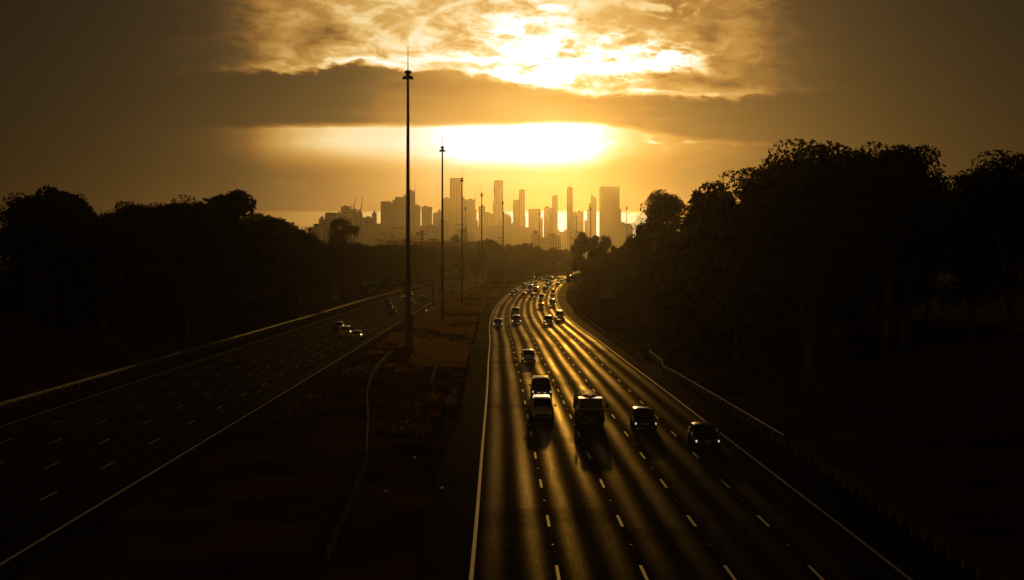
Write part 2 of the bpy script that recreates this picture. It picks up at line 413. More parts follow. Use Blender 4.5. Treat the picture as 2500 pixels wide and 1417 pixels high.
def road_mat(name, tracks=True, base=(.035, .035, .036), fl0=.06, gk=.44):
    m = mat(name, base, .5); nt = m.node_tree; X.nt = nt; b = nt.nodes['Principled BSDF']
    g = nt.nodes.new('ShaderNodeUVMap'); sp = nt.nodes.new('ShaderNodeSeparateXYZ'); nt.links.new(g.outputs[0], sp.inputs[0])
    s, v = X(sp.outputs[0]), X(sp.outputs[1])
    wob = (noise(vec(v * .02, 0., s * .02), 1.0, 2) - .5) * .25
    l = (s + wob + LW * 2.5) / LW
    w = .5 - .5 * X.m('COSINE', l * (4 * math.pi))
    inside = sstep(X.m('ABSOLUTE', s), LW * 2.5, LW * 2.5 - .35)
    patch = noise(vec(s * .35, v * .02), 1.0, 5, .6)
    fine = noise(vec(s * 2.0, v * 1.2, 4.), 3.0, 4, .7)
    w = X.m('POWER', w, 1.35) * inside
    lane = noise(vec(X.m('FLOOR', l * 2.0) * 3.7, v * .004), 1.0, 2)
    amt = w * (sstep(patch, .25, .75) * .75 + lane * .75 + .02) if tracks else w * (.1 + patch * .45)
    rough = .55 - amt * .20 + (fine - .5) * .10
    grain = noise(vec(s * 5.0, v * .55, 2.), 2.0, 5, .75)
    seam = sstep(noise(vec(X.m('FLOOR', l) * 9.1, v * .09, 1.), 1.0, 1, .3), .60, .66)
    spec = (fl0 + amt * gk) * X.m('MAXIMUM', 1.0 + (grain - .5) * 3.2, .15) * (1.0 - seam * .35)
    b.inputs['Specular IOR Level'].default_value = 0; b.inputs['Roughness'].default_value = .9
    gl = nt.nodes.new('ShaderNodeBsdfGlossy'); gl.inputs['Color'].default_value = (1, .88, .62, 1); nt.links.new(rough.v, gl.inputs['Roughness'])
    lw = nt.nodes.new('ShaderNodeLayerWeight'); lw.inputs['Blend'].default_value = .5
    graze = X.m('POWER', X(lw.outputs['Facing']), 13.0)
    ms = nt.nodes.new('ShaderNodeMixShader'); nt.links.new(X.m('MULTIPLY', spec, graze, clamp=True).v, ms.inputs[0])
    nt.links.new(b.outputs[0], ms.inputs[1]); nt.links.new(gl.outputs[0], ms.inputs[2])
    nt.links.new(ms.outputs[0], [q for q in nt.nodes if q.type == 'OUTPUT_MATERIAL'][0].inputs['Surface'])
    crack = sstep(noise(vec(s * .5, v * .5, 8.), 2.0, 7, .7), .3, .75)
    cm = nt.nodes.new('ShaderNodeMix'); cm.data_type = 'RGBA'; cm.inputs['A'].default_value = (.022, .021, .021, 1); cm.inputs['B'].default_value = (.075, .070, .064, 1)
    nt.links.new((crack * .5 + amt * .4).v, cm.inputs['Factor']); nt.links.new(cm.outputs['Result'], b.inputs['Base Color'])
    return m
M['asphalt'] = road_mat('asphalt_wheel_tracks')
M['asphalt2'] = road_mat('asphalt_worn', False)
M['shoulder'] = road_mat('shoulder_asphalt', False, fl0=.07, gk=.0)

def ribbon(name, C, s0, s1, z, m, y0, y1, step=10, uvs=True, ns=1):
    """sheet following a carriageway centre line between lateral offsets s0..s1, rows on the terrain's own rows"""
    mb = MB(); ys = []; y = y0
    brk = sorted(set([y0, y1] + [r for r in ROWS if y0 < r < y1]))
    uv = []
    f0, f1 = (s0 if callable(s0) else (lambda y: s0)), (s1 if callable(s1) else (lambda y: s1))
    for Y in brk:
        th = math.atan((C(Y + 2) - C(Y - 2)) / 4); k = 1 / math.cos(th)
        for i in range(ns + 1):
            s = f0(Y) + (f1(Y) - f0(Y)) * i / ns
            mb.v.append((C(Y) + s * k, Y, zrow(Y) + z)); uv.append((s, Y))
    for j in range(len(brk) - 1):
        for i in range(ns): a = j * (ns + 1) + i; mb.f.append((a, a + 1, a + ns + 2, a + ns + 1))
    o = mb.build(name, m)
    ul = o.data.uv_layers.new(name='UVMap')
    for lp in o.data.loops: ul.data[lp.index].uv = uv[lp.vertex_index]
    return o
def zrow(Y):
    """terrain height as the 10 m rows of the ground sheet interpolate it"""
    r = math.floor((Y + 80) / 10) * 10 - 80
    return zt(r) + (zt(r + 10) - zt(r)) * (Y - r) / 10
YE = 1180
rr = ribbon('road', CR, -8.85, 8.85, .012, M['asphalt'], -80, YE, ns=5); tag(rr, kind='structure')
rl = ribbon('road', CL, -8.85, 8.85, .012, M['asphalt2'], -80, 1000, ns=5); tag(rl, kind='structure')
wob = lambda a, b, s: (lambda Y: a + b * math.sin(Y * .11 + s) + b * math.sin(Y * .043 + 2 * s))
for C, a, b, e in ((CR, wob(-11.2, .16, 1), -8.85, YE), (CR, 8.85, wob(11.9, .1, 2), YE), (CL, wob(-12.2, .1, 3), -8.85, 1000), (CL, 8.85, wob(10.8, .16, 4), 1000)):
    o = ribbon('road_shoulder', C, a, b, .008, M['shoulder'], -80, e); tag(o, kind='structure')

# painted markings
M['paint'] = noisy(mat('road_paint', (.7, .68, .62), .6), (.55, .53, .48), (.75, .73, .68), 2.5)
def stripes(C, ye, first):
    mb = MB()
    def piece(s, w, ya, yb):
        brk = sorted(set([ya, yb] + [r for r in ROWS if ya < r < yb]))
        b = len(mb.v)
        for Y in brk:
            k = 1 / math.cos(math.atan((C(Y + 2) - C(Y - 2)) / 4))
            for q in (s - w / 2, s + w / 2): mb.v.append((C(Y) + q * k, Y, zrow(Y) + .017))
        for j in range(len(brk) - 1): a = b + 2 * j; mb.f.append((a, a + 1, a + 3, a + 2))
    piece(-8.85, .17, -80, ye); piece(8.85, .17, -80, ye)
    for i in range(4):
        s = -8.85 + LW * (i + 1); y = first
        while y < min(ye, 950):
            piece(s, .14, y, y + 3.1); y += 12
    return mb.build('road_markings', M['paint'])
tag(stripes(CR, YE, 57.5 - 12 * 6 + .0), kind='structure'); tag(stripes(CL, 1000, 50 - 120 + 3), kind='structure')

# raised pavement markers in the gaps between the lane dashes
mk = MB().box(-.06, .06, -.05, .05, 0, .03, .02, .02)
marker = mk.build('road_marker', M['white']); first = True
for i in range(4):
    for n in range(26):
        Y = 57.5 - 12 + 9 * .5 + 3.1 + 12 * n - 12; Y = 57.5 + 7.5 + 12 * n - 12
        if Y < 40: continue
        s = -8.85 + LW * (i + 1)
        o = marker if first else marker.copy()
        if not first: COL.objects.link(o)
        first = False
        o.location = (CR(Y) + s, Y, zrow(Y) + .013)
        tag(o, 'small white raised marker on a lane line between two painted dashes', 'road marker', 'raised markers along the lane lines')

# ------------------------------------------------------------------ barriers
def along(pts, step):
    f = lerp_path(pts); L = f[1]; n = max(1, int(L / step)); return [f[0](i * L / n) for i in range(n + 1)]
def lerp_path(pts):
    d = [0]
    for a, b in zip(pts, pts[1:]): d.append(d[-1] + math.dist(a, b))
    fx = lerp_curve([(d[i], p[0]) for i, p in enumerate(pts)]); fy = lerp_curve([(d[i], p[1]) for i, p in enumerate(pts)])
    return (lambda t: (fx(t), fy(t))), d[-1]
M['raildull'] = noisy(mat('rail_steel_dimmed', (.1, .1, .1), .95, .0, .0), (.06, .06, .06), (.12, .12, .12), 2)  # rail steel copy darkened and matte, to keep glare off the median rails
M['railbright'] = noisy(mat('rail_steel_brightened', (.6, .6, .6), .3, .9), (.5, .5, .5), (.7, .7, .7), 2)  # rail steel copy lightened and shiny, so the top edge shows a glint
def barrier(pts, kind, label, name='guardrail', cat='guardrail', step=2.5, h=.75, group=None, m='rail'):
    P0 = pts[0]; root = empty(name, (P0[0], P0[1], zt(P0[1])))
    tag(root, label, cat, group)
    Z0 = zt(P0[1]); path = along(pts, 1.6); loc = [(x - P0[0], y - P0[1], zrow(y) - Z0) for x, y in path]
    if kind == 'beam':
        mb = MB(); prof = [(.0, 0), (.045, -.05), (.0, -.10), (.0, -.16), (.045, -.21), (.0, -.30), (-.02, -.30), (-.02, 0)]
        n = len(prof)
        for i, p in enumerate(loc):
            a = loc[max(0, i - 1)]; c = loc[min(len(loc) - 1, i + 1)]; t = Vector((c[0] - a[0], c[1] - a[1], 0)).normalized(); nn = Vector((t.y, -t.x, 0))
            for q, zz in prof: mb.v.append((p[0] + nn.x * q, p[1] + nn.y * q, p[2] + h + zz))
        for i in range(len(loc) - 1):
            for j in range(n): a = i * n + j; b = i * n + (j + 1) % n; mb.f.append((a, b, b + n, a + n))
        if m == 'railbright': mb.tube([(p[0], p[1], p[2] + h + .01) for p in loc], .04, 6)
        mb.build('rail', M[m], root)
    else:
        for zz in (h - .04, h - .22):
            MB().tube([(p[0], p[1], p[2] + zz) for p in loc], .008, 5).build('cable', M['darkmetal'], root)
    pos = along(pts, step); ppts = pos[:98]; proto = None; cproto = None
    for i, (x, y) in enumerate(ppts):
        if proto is None:
            if kind == 'beam': proto = MB().box(-.06, .06, -.05, .05, 0, h - .12).build('post', M['steel'], root)
            else:
                proto = MB().box(-.045, .045, -.03, .03, 0, h).build('post', M['steel'], root)
                cproto = MB().box(-.05, .05, -.035, .035, h + .001, h + .06).build('cap', M['white'], proto)
            o = proto
        else:
            o = proto.copy(); COL.objects.link(o); o.parent = root
            if cproto: c = cproto.copy(); COL.objects.link(c); c.parent = o
        o.location = (x - P0[0], y - P0[1], zrow(y) - Z0)
    return root
barrier([(-7.9, 62), (-8.6, 78), (-9.3, 92)], 'beam', 'dim steel guardrail in the near median grass, joined to the curving wire barrier', step=2, m='raildull')
barrier([(-9.35, 93), (-10, 99), (-11.4, 114), (-13.6, 135), (-15.3, 158), (-16.1, 178), (-16.6, 200)], 'cable', 'wire rope barrier with white post caps curving left of the tallest mast', 'wire_barrier', 'barrier', 2.4)
barrier([(-8.4, 150), (-9.0, 172), (-9.7, 194), (-10.6, 208), (-13.3, 233), (-16.4, 262), (-17.0, 284)], 'cable', 'wire rope barrier with white post caps curving past the second mast', 'wire_barrier', 'barrier', 3.2)
barrier([(-10.2, 275), (-10.5, 315), (-10.6, 355), (-11.6, 430), (-13.5, 470), (-15.6, 520)], 'beam', 'dark guardrail bending through dry grass beside the third mast', step=3.4, m='raildull')
barrier([(-9.0, 500), (-8.7, 560), (-8.0, 600)], 'beam', 'short guardrail in the far median past the fourth mast', step=4, m='raildull')
barrier([(-17.7, 330), (-19.5, 340), (-21.2, 352), (-21.4, 362)], 'beam', 'short pale guardrail curling round the gantry post foot', step=2, m='railbright')
barrier([(18.9, 100), (18.5, 125), (18.2, 142), (17.8, 160), (17.6, 168), (18.4, 176), (18.5, 184), (18.9, 198)], 'beam', 'guardrail with glowing top edge and a kink, in front of the dark trees', step=2, m='railbright')
barrier([(18.3, 30), (18.8, 60), (19.0, 98)], 'beam', 'guardrail near the bridge beside the right-hand shoulder', step=2)
barrier([(17.0, 186), (16.6, 215), (16.2, 250), (16.0, 284), (16.2, 320), (16.9, 374), (18.5, 430), (21, 480)], 'beam', 'dark guardrail with close posts running below the electronic sign', step=3)
barrier([(CL(y) - 12.8, y) for y in (60, 120, 180, 240, 290)], 'beam', 'left-hand guardrail beside the near outbound shoulder', step=2.6)
barrier([(CL(y) - 12.8, y) for y in (291, 334, 380, 437, 500, 545)], 'beam', 'glinting guardrail along the far shoulder left of the outbound cars', step=2.8)
barrier([(CL(y) - 12.6, y) for y in (575, 640, 700, 760, 830)], 'beam', 'distant guardrail section beyond the overhead sign gantry', step=4)

# ------------------------------------------------------------------ high masts
HM = 36.8
def make_mast():
    r = empty('lighting_mast')
    MB().lathe([(.42, 0), (.42, .08)], n=20).build('base_plate', M['steel'], r)
    MB().lathe([(.95, -.6), (.95, -.01)], n=20).build('footing', M['concrete'], r)
    p = MB().lathe([(.36, .081), (.34, 3), (.27, 15), (.20, 30), (.16, HM + .3)], n=16).build('pole', M['mast'], r, smooth=True)
    MB().box(-.11, .11, -.34, -.30, .7, 1.6).build('hatch', M['darkmetal'], p)
    hf = MB().lathe([(.12, HM - .2), (.26, HM - .15), (.28, HM + .25), (.20, HM + .3), (.20, HM + .6), (.12, HM + .62)], n=16).build('headframe', M['darkmetal'], r, smooth=True)
    MB().lathe([(.13, HM + .32), (.24, HM + .45), (.42, HM + .50), (.45, HM + .68), (.36, HM + .88), (.10, HM + .94)], n=20).build('rain_hood', M['darkmetal'], r, smooth=True)
    ring = MB()
    n = 24; pts = [(.66 * math.cos(2 * math.pi * i / n), .66 * math.sin(2 * math.pi * i / n), HM - .12) for i in range(n + 1)]
    ring.tube(pts, .045, 6, cap=False)
    for i in range(6):
        a = i * math.pi / 3 + .2; ring.tube([(.2 * math.cos(a), .2 * math.sin(a), HM + .1), (.66 * math.cos(a), .66 * math.sin(a), HM - .12)], .03, 5)
    ring.build('carriage_ring', M['darkmetal'], r)
    for i in range(8):
        a = i * math.pi / 4 + .1
        q = MB().add([(x * math.cos(a) - y * math.sin(a), x * math.sin(a) + y * math.cos(a), z) for x, y, z in
                      [(.34, -.12, HM + .26), (.34, .12, HM + .26), (.72, .2, HM - .04), (.72, -.2, HM - .04), (.32, -.12, HM + .0), (.32, .12, HM + .0), (.74, .21, HM - .22), (.74, -.21, HM - .22)]],
                     [(0, 1, 2, 3), (4, 7, 6, 5), (0, 3, 7, 4), (1, 5, 6, 2), (3, 2, 6, 7), (0, 4, 5, 1)])
        q.build('floodlight', M['darkmetal'], r)
    MB().tube([(0, 0, HM + .9), (0, 0, HM + 2.0), (0, 0, HM + 4.1)], [.07, .05, .035], 6).build('lightning_rod', M['darkmetal'], r)
    return r
mast0 = make_mast(); mt = tree_of(mast0)
def lampY(yl):
    lo, hi = 100, 2500
    for _ in range(50):
        m = (lo + hi) / 2
        if zy(yl, m) < zt(m) + HM: lo = m   # lamp above the line: further away
        else: hi = m
    return lo
def lampY2(yl):
    best = min(range(150, 2500), key=lambda d: abs(zy(yl, d) - zt(d) - HM)); return best
masts = [(996, 187, 'tallest light mast, nearest in the median row, with crown of floodlights'),
         (1080, 310, 'second light mast in the median row, standing in golden dry grass'),
         (1128, 433, 'third light mast of the median row, before the broad left tower'),
         (1176, 553, 'fourth light mast, beside the far bend of the outbound road'),
         (1228, lampY2(497), 'fifth light mast, in front of the round-topped tower'),
         (1136, lampY2(511), 'thin light mast close to the right of the third tall mast'),
         (1228.8, lampY2(517) + 40, 'small light mast almost hidden behind the fifth mast'),
         (1317, lampY2(523), 'thin distant light mast before the stepped central block'),
         (1407, lampY2(530), 'faint light mast in front of the narrow slab tower'),
         (1442, lampY2(511), 'light mast before the jagged pair of slim towers'),
         (1530, lampY2(518), 'light mast between the widest tower and the big eucalypt')]
for i, (x, d, lab) in enumerate(masts):
    o = mast0 if i == 0 else copy_tree(mt)
    o.location = (px(x, d), d, zt(d) + bank(px(x, d), d)); tag(o, lab, 'light mast', 'high light masts along the freeway')
    o.rotation_euler.z = .4 * i

# ------------------------------------------------------------------ vehicles
def ringsec(w, zb, zt_):
    h = zt_ - zb
    half = [(0, zb), (w * .86, zb), (w * .97, zb + h * .18), (w, zb + h * .45), (w * .975, zb + h * .78), (w * .90, zt_ - h * .05), (w * .72, zt_), (0, zt_ + .012)]
    return half + [(-x, z) for x, z in half[-2:0:-1]]
def loft(secs):
    mb = MB(); n = None
    for y, w, zb, z1 in secs:
        r = ringsec(w, zb, z1); n = len(r); mb.v += [(x, y, z) for x, z in r]
    for i in range(len(secs) - 1):
        for j in range(n): a = i * n + j; b = i * n + (j + 1) % n; mb.f.append((a, a + n, b + n, b))
    mb.f.append(tuple(range(n))); mb.f.append(tuple(range((len(secs) - 1) * n, len(secs) * n))[::-1])
    return mb
def lerp3(a, b, t): return tuple(a[i] + (b[i] - a[i]) * t for i in range(3))
def panel(c, u0, u1, v0, v1, th=.012):
    """panel on the quad c (bl, br, tr, tl), in its u/v box"""
    def pt(u, v): return lerp3(lerp3(c[0], c[1], u), lerp3(c[3], c[2], u), v)
    return MB().quadpatch(pt(u0, v0), pt(u1, v0), pt(u1, v1), pt(u0, v1), th)
def make_car(name, L, W, H, belt, hood, cab, roofw=.76, wr=.33, zb=.22, rails=False, rear_box=False, drl=False, nose=1.0, ribs=False, rack=False):
    """cab = (base front, roof front, roof rear, base rear) as y; the car looks towards -Y"""
    r = empty(name); w = W / 2; f = -L / 2; b = L / 2; bf, rf, rrr, br = cab
    hm = (hood + belt) / 2
    secs = [(f, w * .70, zb + .14, hood * .72), (f + .06, w * .86, zb + .04, hood * .80), (f + .28, w * .96, zb, hood * .93), (bf - .15 if bf - .15 > f + .4 else f + .45, w, zb, hood), (bf + .15 if bf > f + .5 else f + .7, w, zb, belt - .03),
            ((bf + br) / 2, w, zb, belt), (br - .3, w, zb, belt + .02)]
    if rear_box: secs += [(b - .12, w * .97, zb, belt + .02), (b, w * .90, zb + .1, belt - .05)]
    else: secs += [(b - .35, w * .97, zb, belt + .03), (b - .08, w * .90, zb + .05, belt - .02), (b, w * .78, zb + .14, belt - .14)]
    body = loft(secs).build('body', PAINT['grey'], r, smooth=True)
    wb, wt = w * .93, w * roofw; zb0 = belt - .03
    c = [(-wb, bf, zb0), (wb, bf, zb0), (wb, br, zb0), (-wb, br, zb0), (-wt, rf, H), (wt, rf, H), (wt, rrr, H), (-wt, rrr, H)]
    mb = MB().add(c, [(3, 2, 1, 0), (0, 1, 5, 4), (1, 2, 6, 5), (2, 3, 7, 6), (3, 0, 4, 7)])
    # crowned roof
    g_ = 8; vs = []; fs = []
    for j in range(g_ + 1):
        for i in range(g_ + 1):
            u = 2 * i / g_ - 1; v = 2 * j / g_ - 1
            vs.append((u * wt * 1.02, (rf + rrr) / 2 + v * ((rrr - rf) / 2 + .03), H - .012 + .10 * (1 - abs(u) ** 2.6) ** .7 * (1 - abs(v) ** 3) ** .7))
    for j in range(g_):
        for i in range(g_): a = j * (g_ + 1) + i; fs.append((a, a + 1, a + g_ + 2, a + g_ + 1))
    mb.add(vs, fs)
    ro = mb.build('roof', PAINT['grey'], r)
    for p_ in ro.data.polygons[5:]: p_.use_smooth = True
    P_ = lambda q: (c[q[0]], c[q[1]], c[q[2]], c[q[3]])
    panel(P_((0, 1, 5, 4)), .06, .94, .06, .93).build('windscreen', M['glass'], r)
    panel(P_((2, 3, 7, 6)), .08, .92, .2, .9).build('rear_window', M['glass'], r)
    for q in ((1, 2, 6, 5), (3, 0, 4, 7)):
        fl = q[0] == 1
        panel(P_(q), .10 if fl else .52, .48 if fl else .90, .12, .9).build('side_window', M['glass'], r)
        panel(P_(q), .52 if fl else .10, .90 if fl else .48, .12, .9).build('side_window', M['glass'], r)
    for sx in (-1, 1):
        a, e = w * .52, w * .90
        hy = f + .11; zl, zh = hood * .60, hood * .76
        hl = MB().box(min(sx * a, sx * e), max(sx * a, sx * e), hy - .07, hy + .25, zl, zh, 0, .02)
        hl.build('headlight', M['lamp_off'], r, bevel=.02)
        MB().box(min(sx * w * .60, sx * w * .86), max(sx * w * .60, sx * w * .86), b - .16, b - .0 + .012, belt * .66, belt * .86).build('taillight', M['tail'], r, bevel=.015)
        m_ = MB().box(min(sx * (w + .04), sx * (w + .22)), max(sx * (w + .04), sx * (w + .22)), bf + .32, bf + .44, belt + .0, belt + .17).box(min(sx * (w - .1), sx * (w + .045)), max(sx * (w - .1), sx * (w + .045)), bf + .36, bf + .41, belt + .0, belt + .05)
        m_.build('side_mirror', M['trim'], r, bevel=.012, seg=1)
        for wy in (f + .88, b - .95):
            x = sx * (w - .10)
            tw = MB(); n = 20
            prof = [(wr * .62, -.11), (wr * .95, -.115), (wr, -.07), (wr, .07), (wr * .95, .115), (wr * .62, .11)]
            for rr_, ox in prof:
                for j in range(n): an = 2 * math.pi * j / n; tw.v.append((ox, rr_ * math.cos(an), rr_ * math.sin(an)))
            for i in range(len(prof) - 1):
                for j in range(n): a_ = i * n + j; b_ = i * n + (j + 1) % n; tw.f.append((a_, b_, b_ + n, a_ + n))
            wo = tw.build('wheel', M['tyre'], r, smooth=True); wo.location = (x, wy, wr)
            rm = MB(); rm.add([(sx * .075, 0, 0)], [])
            for j in range(n): an = 2 * math.pi * j / n; rm.v.append((sx * .06, wr * .64 * math.cos(an), wr * .64 * math.sin(an)))
            for j in range(n): rm.f.append((0, 1 + j, 1 + (j + 1) % n))
            rm.build('rim', M['rim'], wo)
    MB().box(-w * .46, w * .46, f - .018, f + .1, hood * .56, hood * .70).build('grille', M['trim'], r, bevel=.01, seg=1)
    MB().box(-w * .66, w * .66, f - .02, f + .1, zb + .12, zb + .26).build('bumper_intake', M['trim'], r, bevel=.01, seg=1)
    MB().box(-.19, .19, f - .035, f - .02, zb + .29, zb + .40).build('number_plate', M['plate'], r)
    MB().box(-.19, .19, b + .004, b + .02, zb + .34, zb + .46).build('number_plate', M['plate'], r)
    if rails or rack:
        for sx in (-1, 1): MB().tube([(sx * wt * .9, rf + .25, H + .03), (sx * wt * .92, rf + .4, H + .1), (sx * wt * .92, rrr - .4, H + .1), (sx * wt * .9, rrr - .2, H + .03)], .022, 6).build('roof_rail', M['rim'], r)
        if rack:
            for yy in (rf + .6, (rf + rrr) / 2, rrr - .6): MB().box(-wt * .95, wt * .95, yy - .03, yy + .03, H + .10, H + .135).build('roof_bar', M['rim'], r)
    if drl:
        for sx in (-1, 1): MB().box(min(sx * w * .06, sx * w * .42), max(sx * w * .06, sx * w * .42), f - .03, f - .015, hood * .615, hood * .645).build('light_bar', M['lamp_dim'], r)
    if ribs:
        for k in range(7): x = -wt * .82 + k * wt * 1.64 / 6; MB().box(x - .04, x + .04, rf + .1, rrr - .1, H + .035, H + .085).build('roof_rib', PAINT['white'], r)
    return r
PROTO = {}
PROTO['sedan'] = make_car('sedan_car', 4.7, 1.82, 1.44, .93, .80, (-.95, -.25, 1.05, 1.75))
PROTO['hatch'] = make_car('hatchback_car', 4.2, 1.78, 1.50, .95, .84, (-1.0, -.35, 1.45, 2.0), rear_box=True)
PROTO['suv'] = make_car('suv_car', 4.65, 1.88, 1.70, 1.08, .98, (-1.05, -.45, 1.85, 2.22), .78, .36, .28, rails=True, rear_box=True)
PROTO['suvrack'] = make_car('suv_car', 4.8, 1.92, 1.80, 1.12, 1.02, (-1.05, -.45, 1.95, 2.3), .78, .38, .3, rear_box=True, drl=True, rack=True)
PROTO['van'] = make_car('van', 4.9, 1.90, 1.95, 1.15, 1.02, (-1.75, -.95, 2.25, 2.4), .82, .34, .25, rear_box=True)
PROTO['mpv'] = make_car('people_mover', 4.6, 1.86, 1.68, 1.05, .88, (-1.45, -.55, 2.0, 2.3), .76, .33, .24, rear_box=True, ribs=True)
PROTO['ute'] = make_car('pickup_car', 5.1, 1.88, 1.78, 1.10, 1.0, (-1.0, -.45, .75, .95), .78, .38, .3, rear_box=True, rack=False)
PROTO['boxvan'] = make_car('box_van', 5.2, 2.0, 2.35, 1.15, 1.0, (-2.05, -1.75, 2.5, 2.55), .95, .35, .28, rear_box=True)

def make_truck():
    r = empty('truck'); w = 1.06; f = -3.1
    MB().box(-w, w, f, f + 1.65, .45, 1.38, .0, .0).build('cab', PAINT['grey'], r, bevel=.06)
    up = [(-w + .02, f + .02, 1.36), (w - .02, f + .02, 1.36), (w - .02, f + 1.6, 1.36), (-w + .02, f + 1.6, 1.36), (-w + .12, f + .30, 2.16), (w - .12, f + .30, 2.16), (w - .12, f + 1.55, 2.18), (-w + .12, f + 1.55, 2.18)]
    MB().add(up, [(3, 2, 1, 0), (4, 5, 6, 7), (0, 1, 5, 4), (1, 2, 6, 5), (2, 3, 7, 6), (3, 0, 4, 7)]).build('cab_roof', PAINT['white'], r, bevel=.03)
    P_ = lambda q: tuple(up[k] for k in q)
    panel(P_((0, 1, 5, 4)), .06, .94, .08, .94, .014).build('windscreen', M['glass'], r)
    for k in (-.45, .25): MB().tube([(k, f - .01, 1.40), (k + .35, f + .05, 1.55)], .012, 5).build('wiper', M['trim'], r)
    for q in ((1, 2, 6, 5), (3, 0, 4, 7)): panel(P_(q), .15, .8, .1, .88, .014).build('side_window', M['glass'], r)
    MB().box(-w * .55, w * .55, f - .02, f + .03, .92, 1.14).build('grille', M['trim'], r, bevel=.01, seg=1)
    MB().box(-w * .55, w * .55, f - .022, f + .03, 1.18, 1.24).build('vent_slot', M['trim'], r)
    MB().box(-w - .01, w + .01, f - .12, f + .12, .38, .72).build('bumper', M['trim'], r, bevel=.03)
    MB().box(-.19, .19, f - .14, f - .121, .48, .60).build('number_plate', M['plate'], r)
    for sx in (-1, 1):
        MB().box(min(sx * .66, sx * .98), max(sx * .66, sx * .98), f - .03, f + .03, .80, 1.02).build('headlight', M['lamp_off'], r, bevel=.02)
        MB().tube([(sx * (w - .03), f + .2, 1.95), (sx * (w + .22), f + .02, 1.9), (sx * (w + .22), f + .02, 1.2), (sx * (w - .02), f + .2, 1.1)], .018, 6).build('mirror_arm', M['trim'], r)
        MB().box(min(sx * (w + .13), sx * (w + .33)), max(sx * (w + .13), sx * (w + .33)), f - .03, f + .04, 1.42, 1.85).build('side_mirror', M['trim'], r, bevel=.02)
    MB().box(-.12, .12, f + .9, f + 1.14, 2.19, 2.34).lathe([(.07, 2.34), (.07, 2.46), (.03, 2.48)], (0, f + 1.02, 0), 10).build('beacon', M['beacon'], r)
    for x in (-.42, .42): MB().box(x - .05, x + .05, f + 1.7, 3.1, .55, .72).build('chassis_rail', M['trim'], r)
    MB().box(-.7, .7, f + .3, 2.9, .28, .54).build('underside_blocker', M['trim'], r)  # dark box added to block light passing below the truck
    tr = MB().box(-w, w, f + 1.75, 3.1, .95, 1.03).build('tray', M['darkmetal'], r)
    for sx in (-1, 1): MB().box(min(sx * w, sx * (w - .04)), max(sx * w, sx * (w - .04)), f + 1.76, 3.1, 1.031, 1.5).build('side_board', M['darkmetal'], tr)
    pts = [(-w * math.cos(a), 1.5 + .85 * math.sin(a)) for a in [math.pi * i / 12 for i in range(13)]]
    mb = MB()
    for y in (f + 1.8, 3.05): mb.v += [(x, y, z) for x, z in pts]
    for i in range(12): mb.f.append((i, i + 1, i + 14, i + 13))
    mb.f += [tuple(range(13)), tuple(range(13, 26))[::-1]]
    mb.build('load_cover', M['trim'], r, smooth=False)
    for sx in (-1, 1):
        for wy in (f + .75, 1.6):
            t = MB(); n = 20; wr = .38
            prof = [(wr * .6, -.13), (wr, -.12), (wr, .12), (wr * .6, .13)]
            for rr_, ox in prof:
                for j in range(n): an = 2 * math.pi * j / n; t.v.append((ox, rr_ * math.cos(an), rr_ * math.sin(an)))
            for i in range(3):
                for j in range(n): a_ = i * n + j; b_ = i * n + (j + 1) % n; t.f.append((a_, b_, b_ + n, a_ + n))
            wo = t.build('wheel', M['tyre'], r, smooth=True); wo.location = (sx * (w - .16), wy, wr)
            rm = MB(); rm.add([(sx * .06, 0, 0)], [])
            for j in range(n): an = 2 * math.pi * j / n; rm.v.append((sx * .09, wr * .62 * math.cos(an), wr * .62 * math.sin(an)))
            for j in range(n): rm.f.append((0, 1 + j, 1 + (j + 1) % n))
            rm.build('rim', M['rim'], wo)
    return r
PROTO['truck'] = make_truck()
LEN = dict(sedan=4.7, hatch=4.2, suv=4.65, suvrack=4.8, van=4.9, mpv=4.75, ute=5.1, boxvan=5.2, truck=6.2)
TREES = {k: tree_of(o) for k, o in PROTO.items()}
used = set()
def set_mat(o, m):
    o.material_slots[0].link = 'OBJECT'; o.material_slots[0].material = m
def place_car(kind, paint, lamps, x, y, road, label, cat='car', group=None, at=None):
    tr = TREES[kind]
    if kind in used: o = copy_tree(tr)
    else: o = tr[0]; used.add(kind)
    C = CR if road == 'in' else CL
    X0, Y0 = at if at else G(x, y); Y1 = Y0 + LEN[kind] / 2
    X1 = X0 + C(Y1) - C(Y0)
    th = math.atan((C(Y1 + 4) - C(Y1 - 4)) / 8); sl = math.atan((zt(Y1 + 3) - zt(Y1 - 3)) / 6)
    o.location = (X1, Y1, zrow(Y1) + .014)
    o.rotation_euler = (sl, 0, -th) if road == 'in' else (-sl, 0, math.pi - th)
    tag(o, label, cat, group)
    LIVE.append((o, paint, lamps))
LIVE = []
inb, outb = 'oncoming traffic on the right-hand road', 'outbound traffic on the left-hand road'
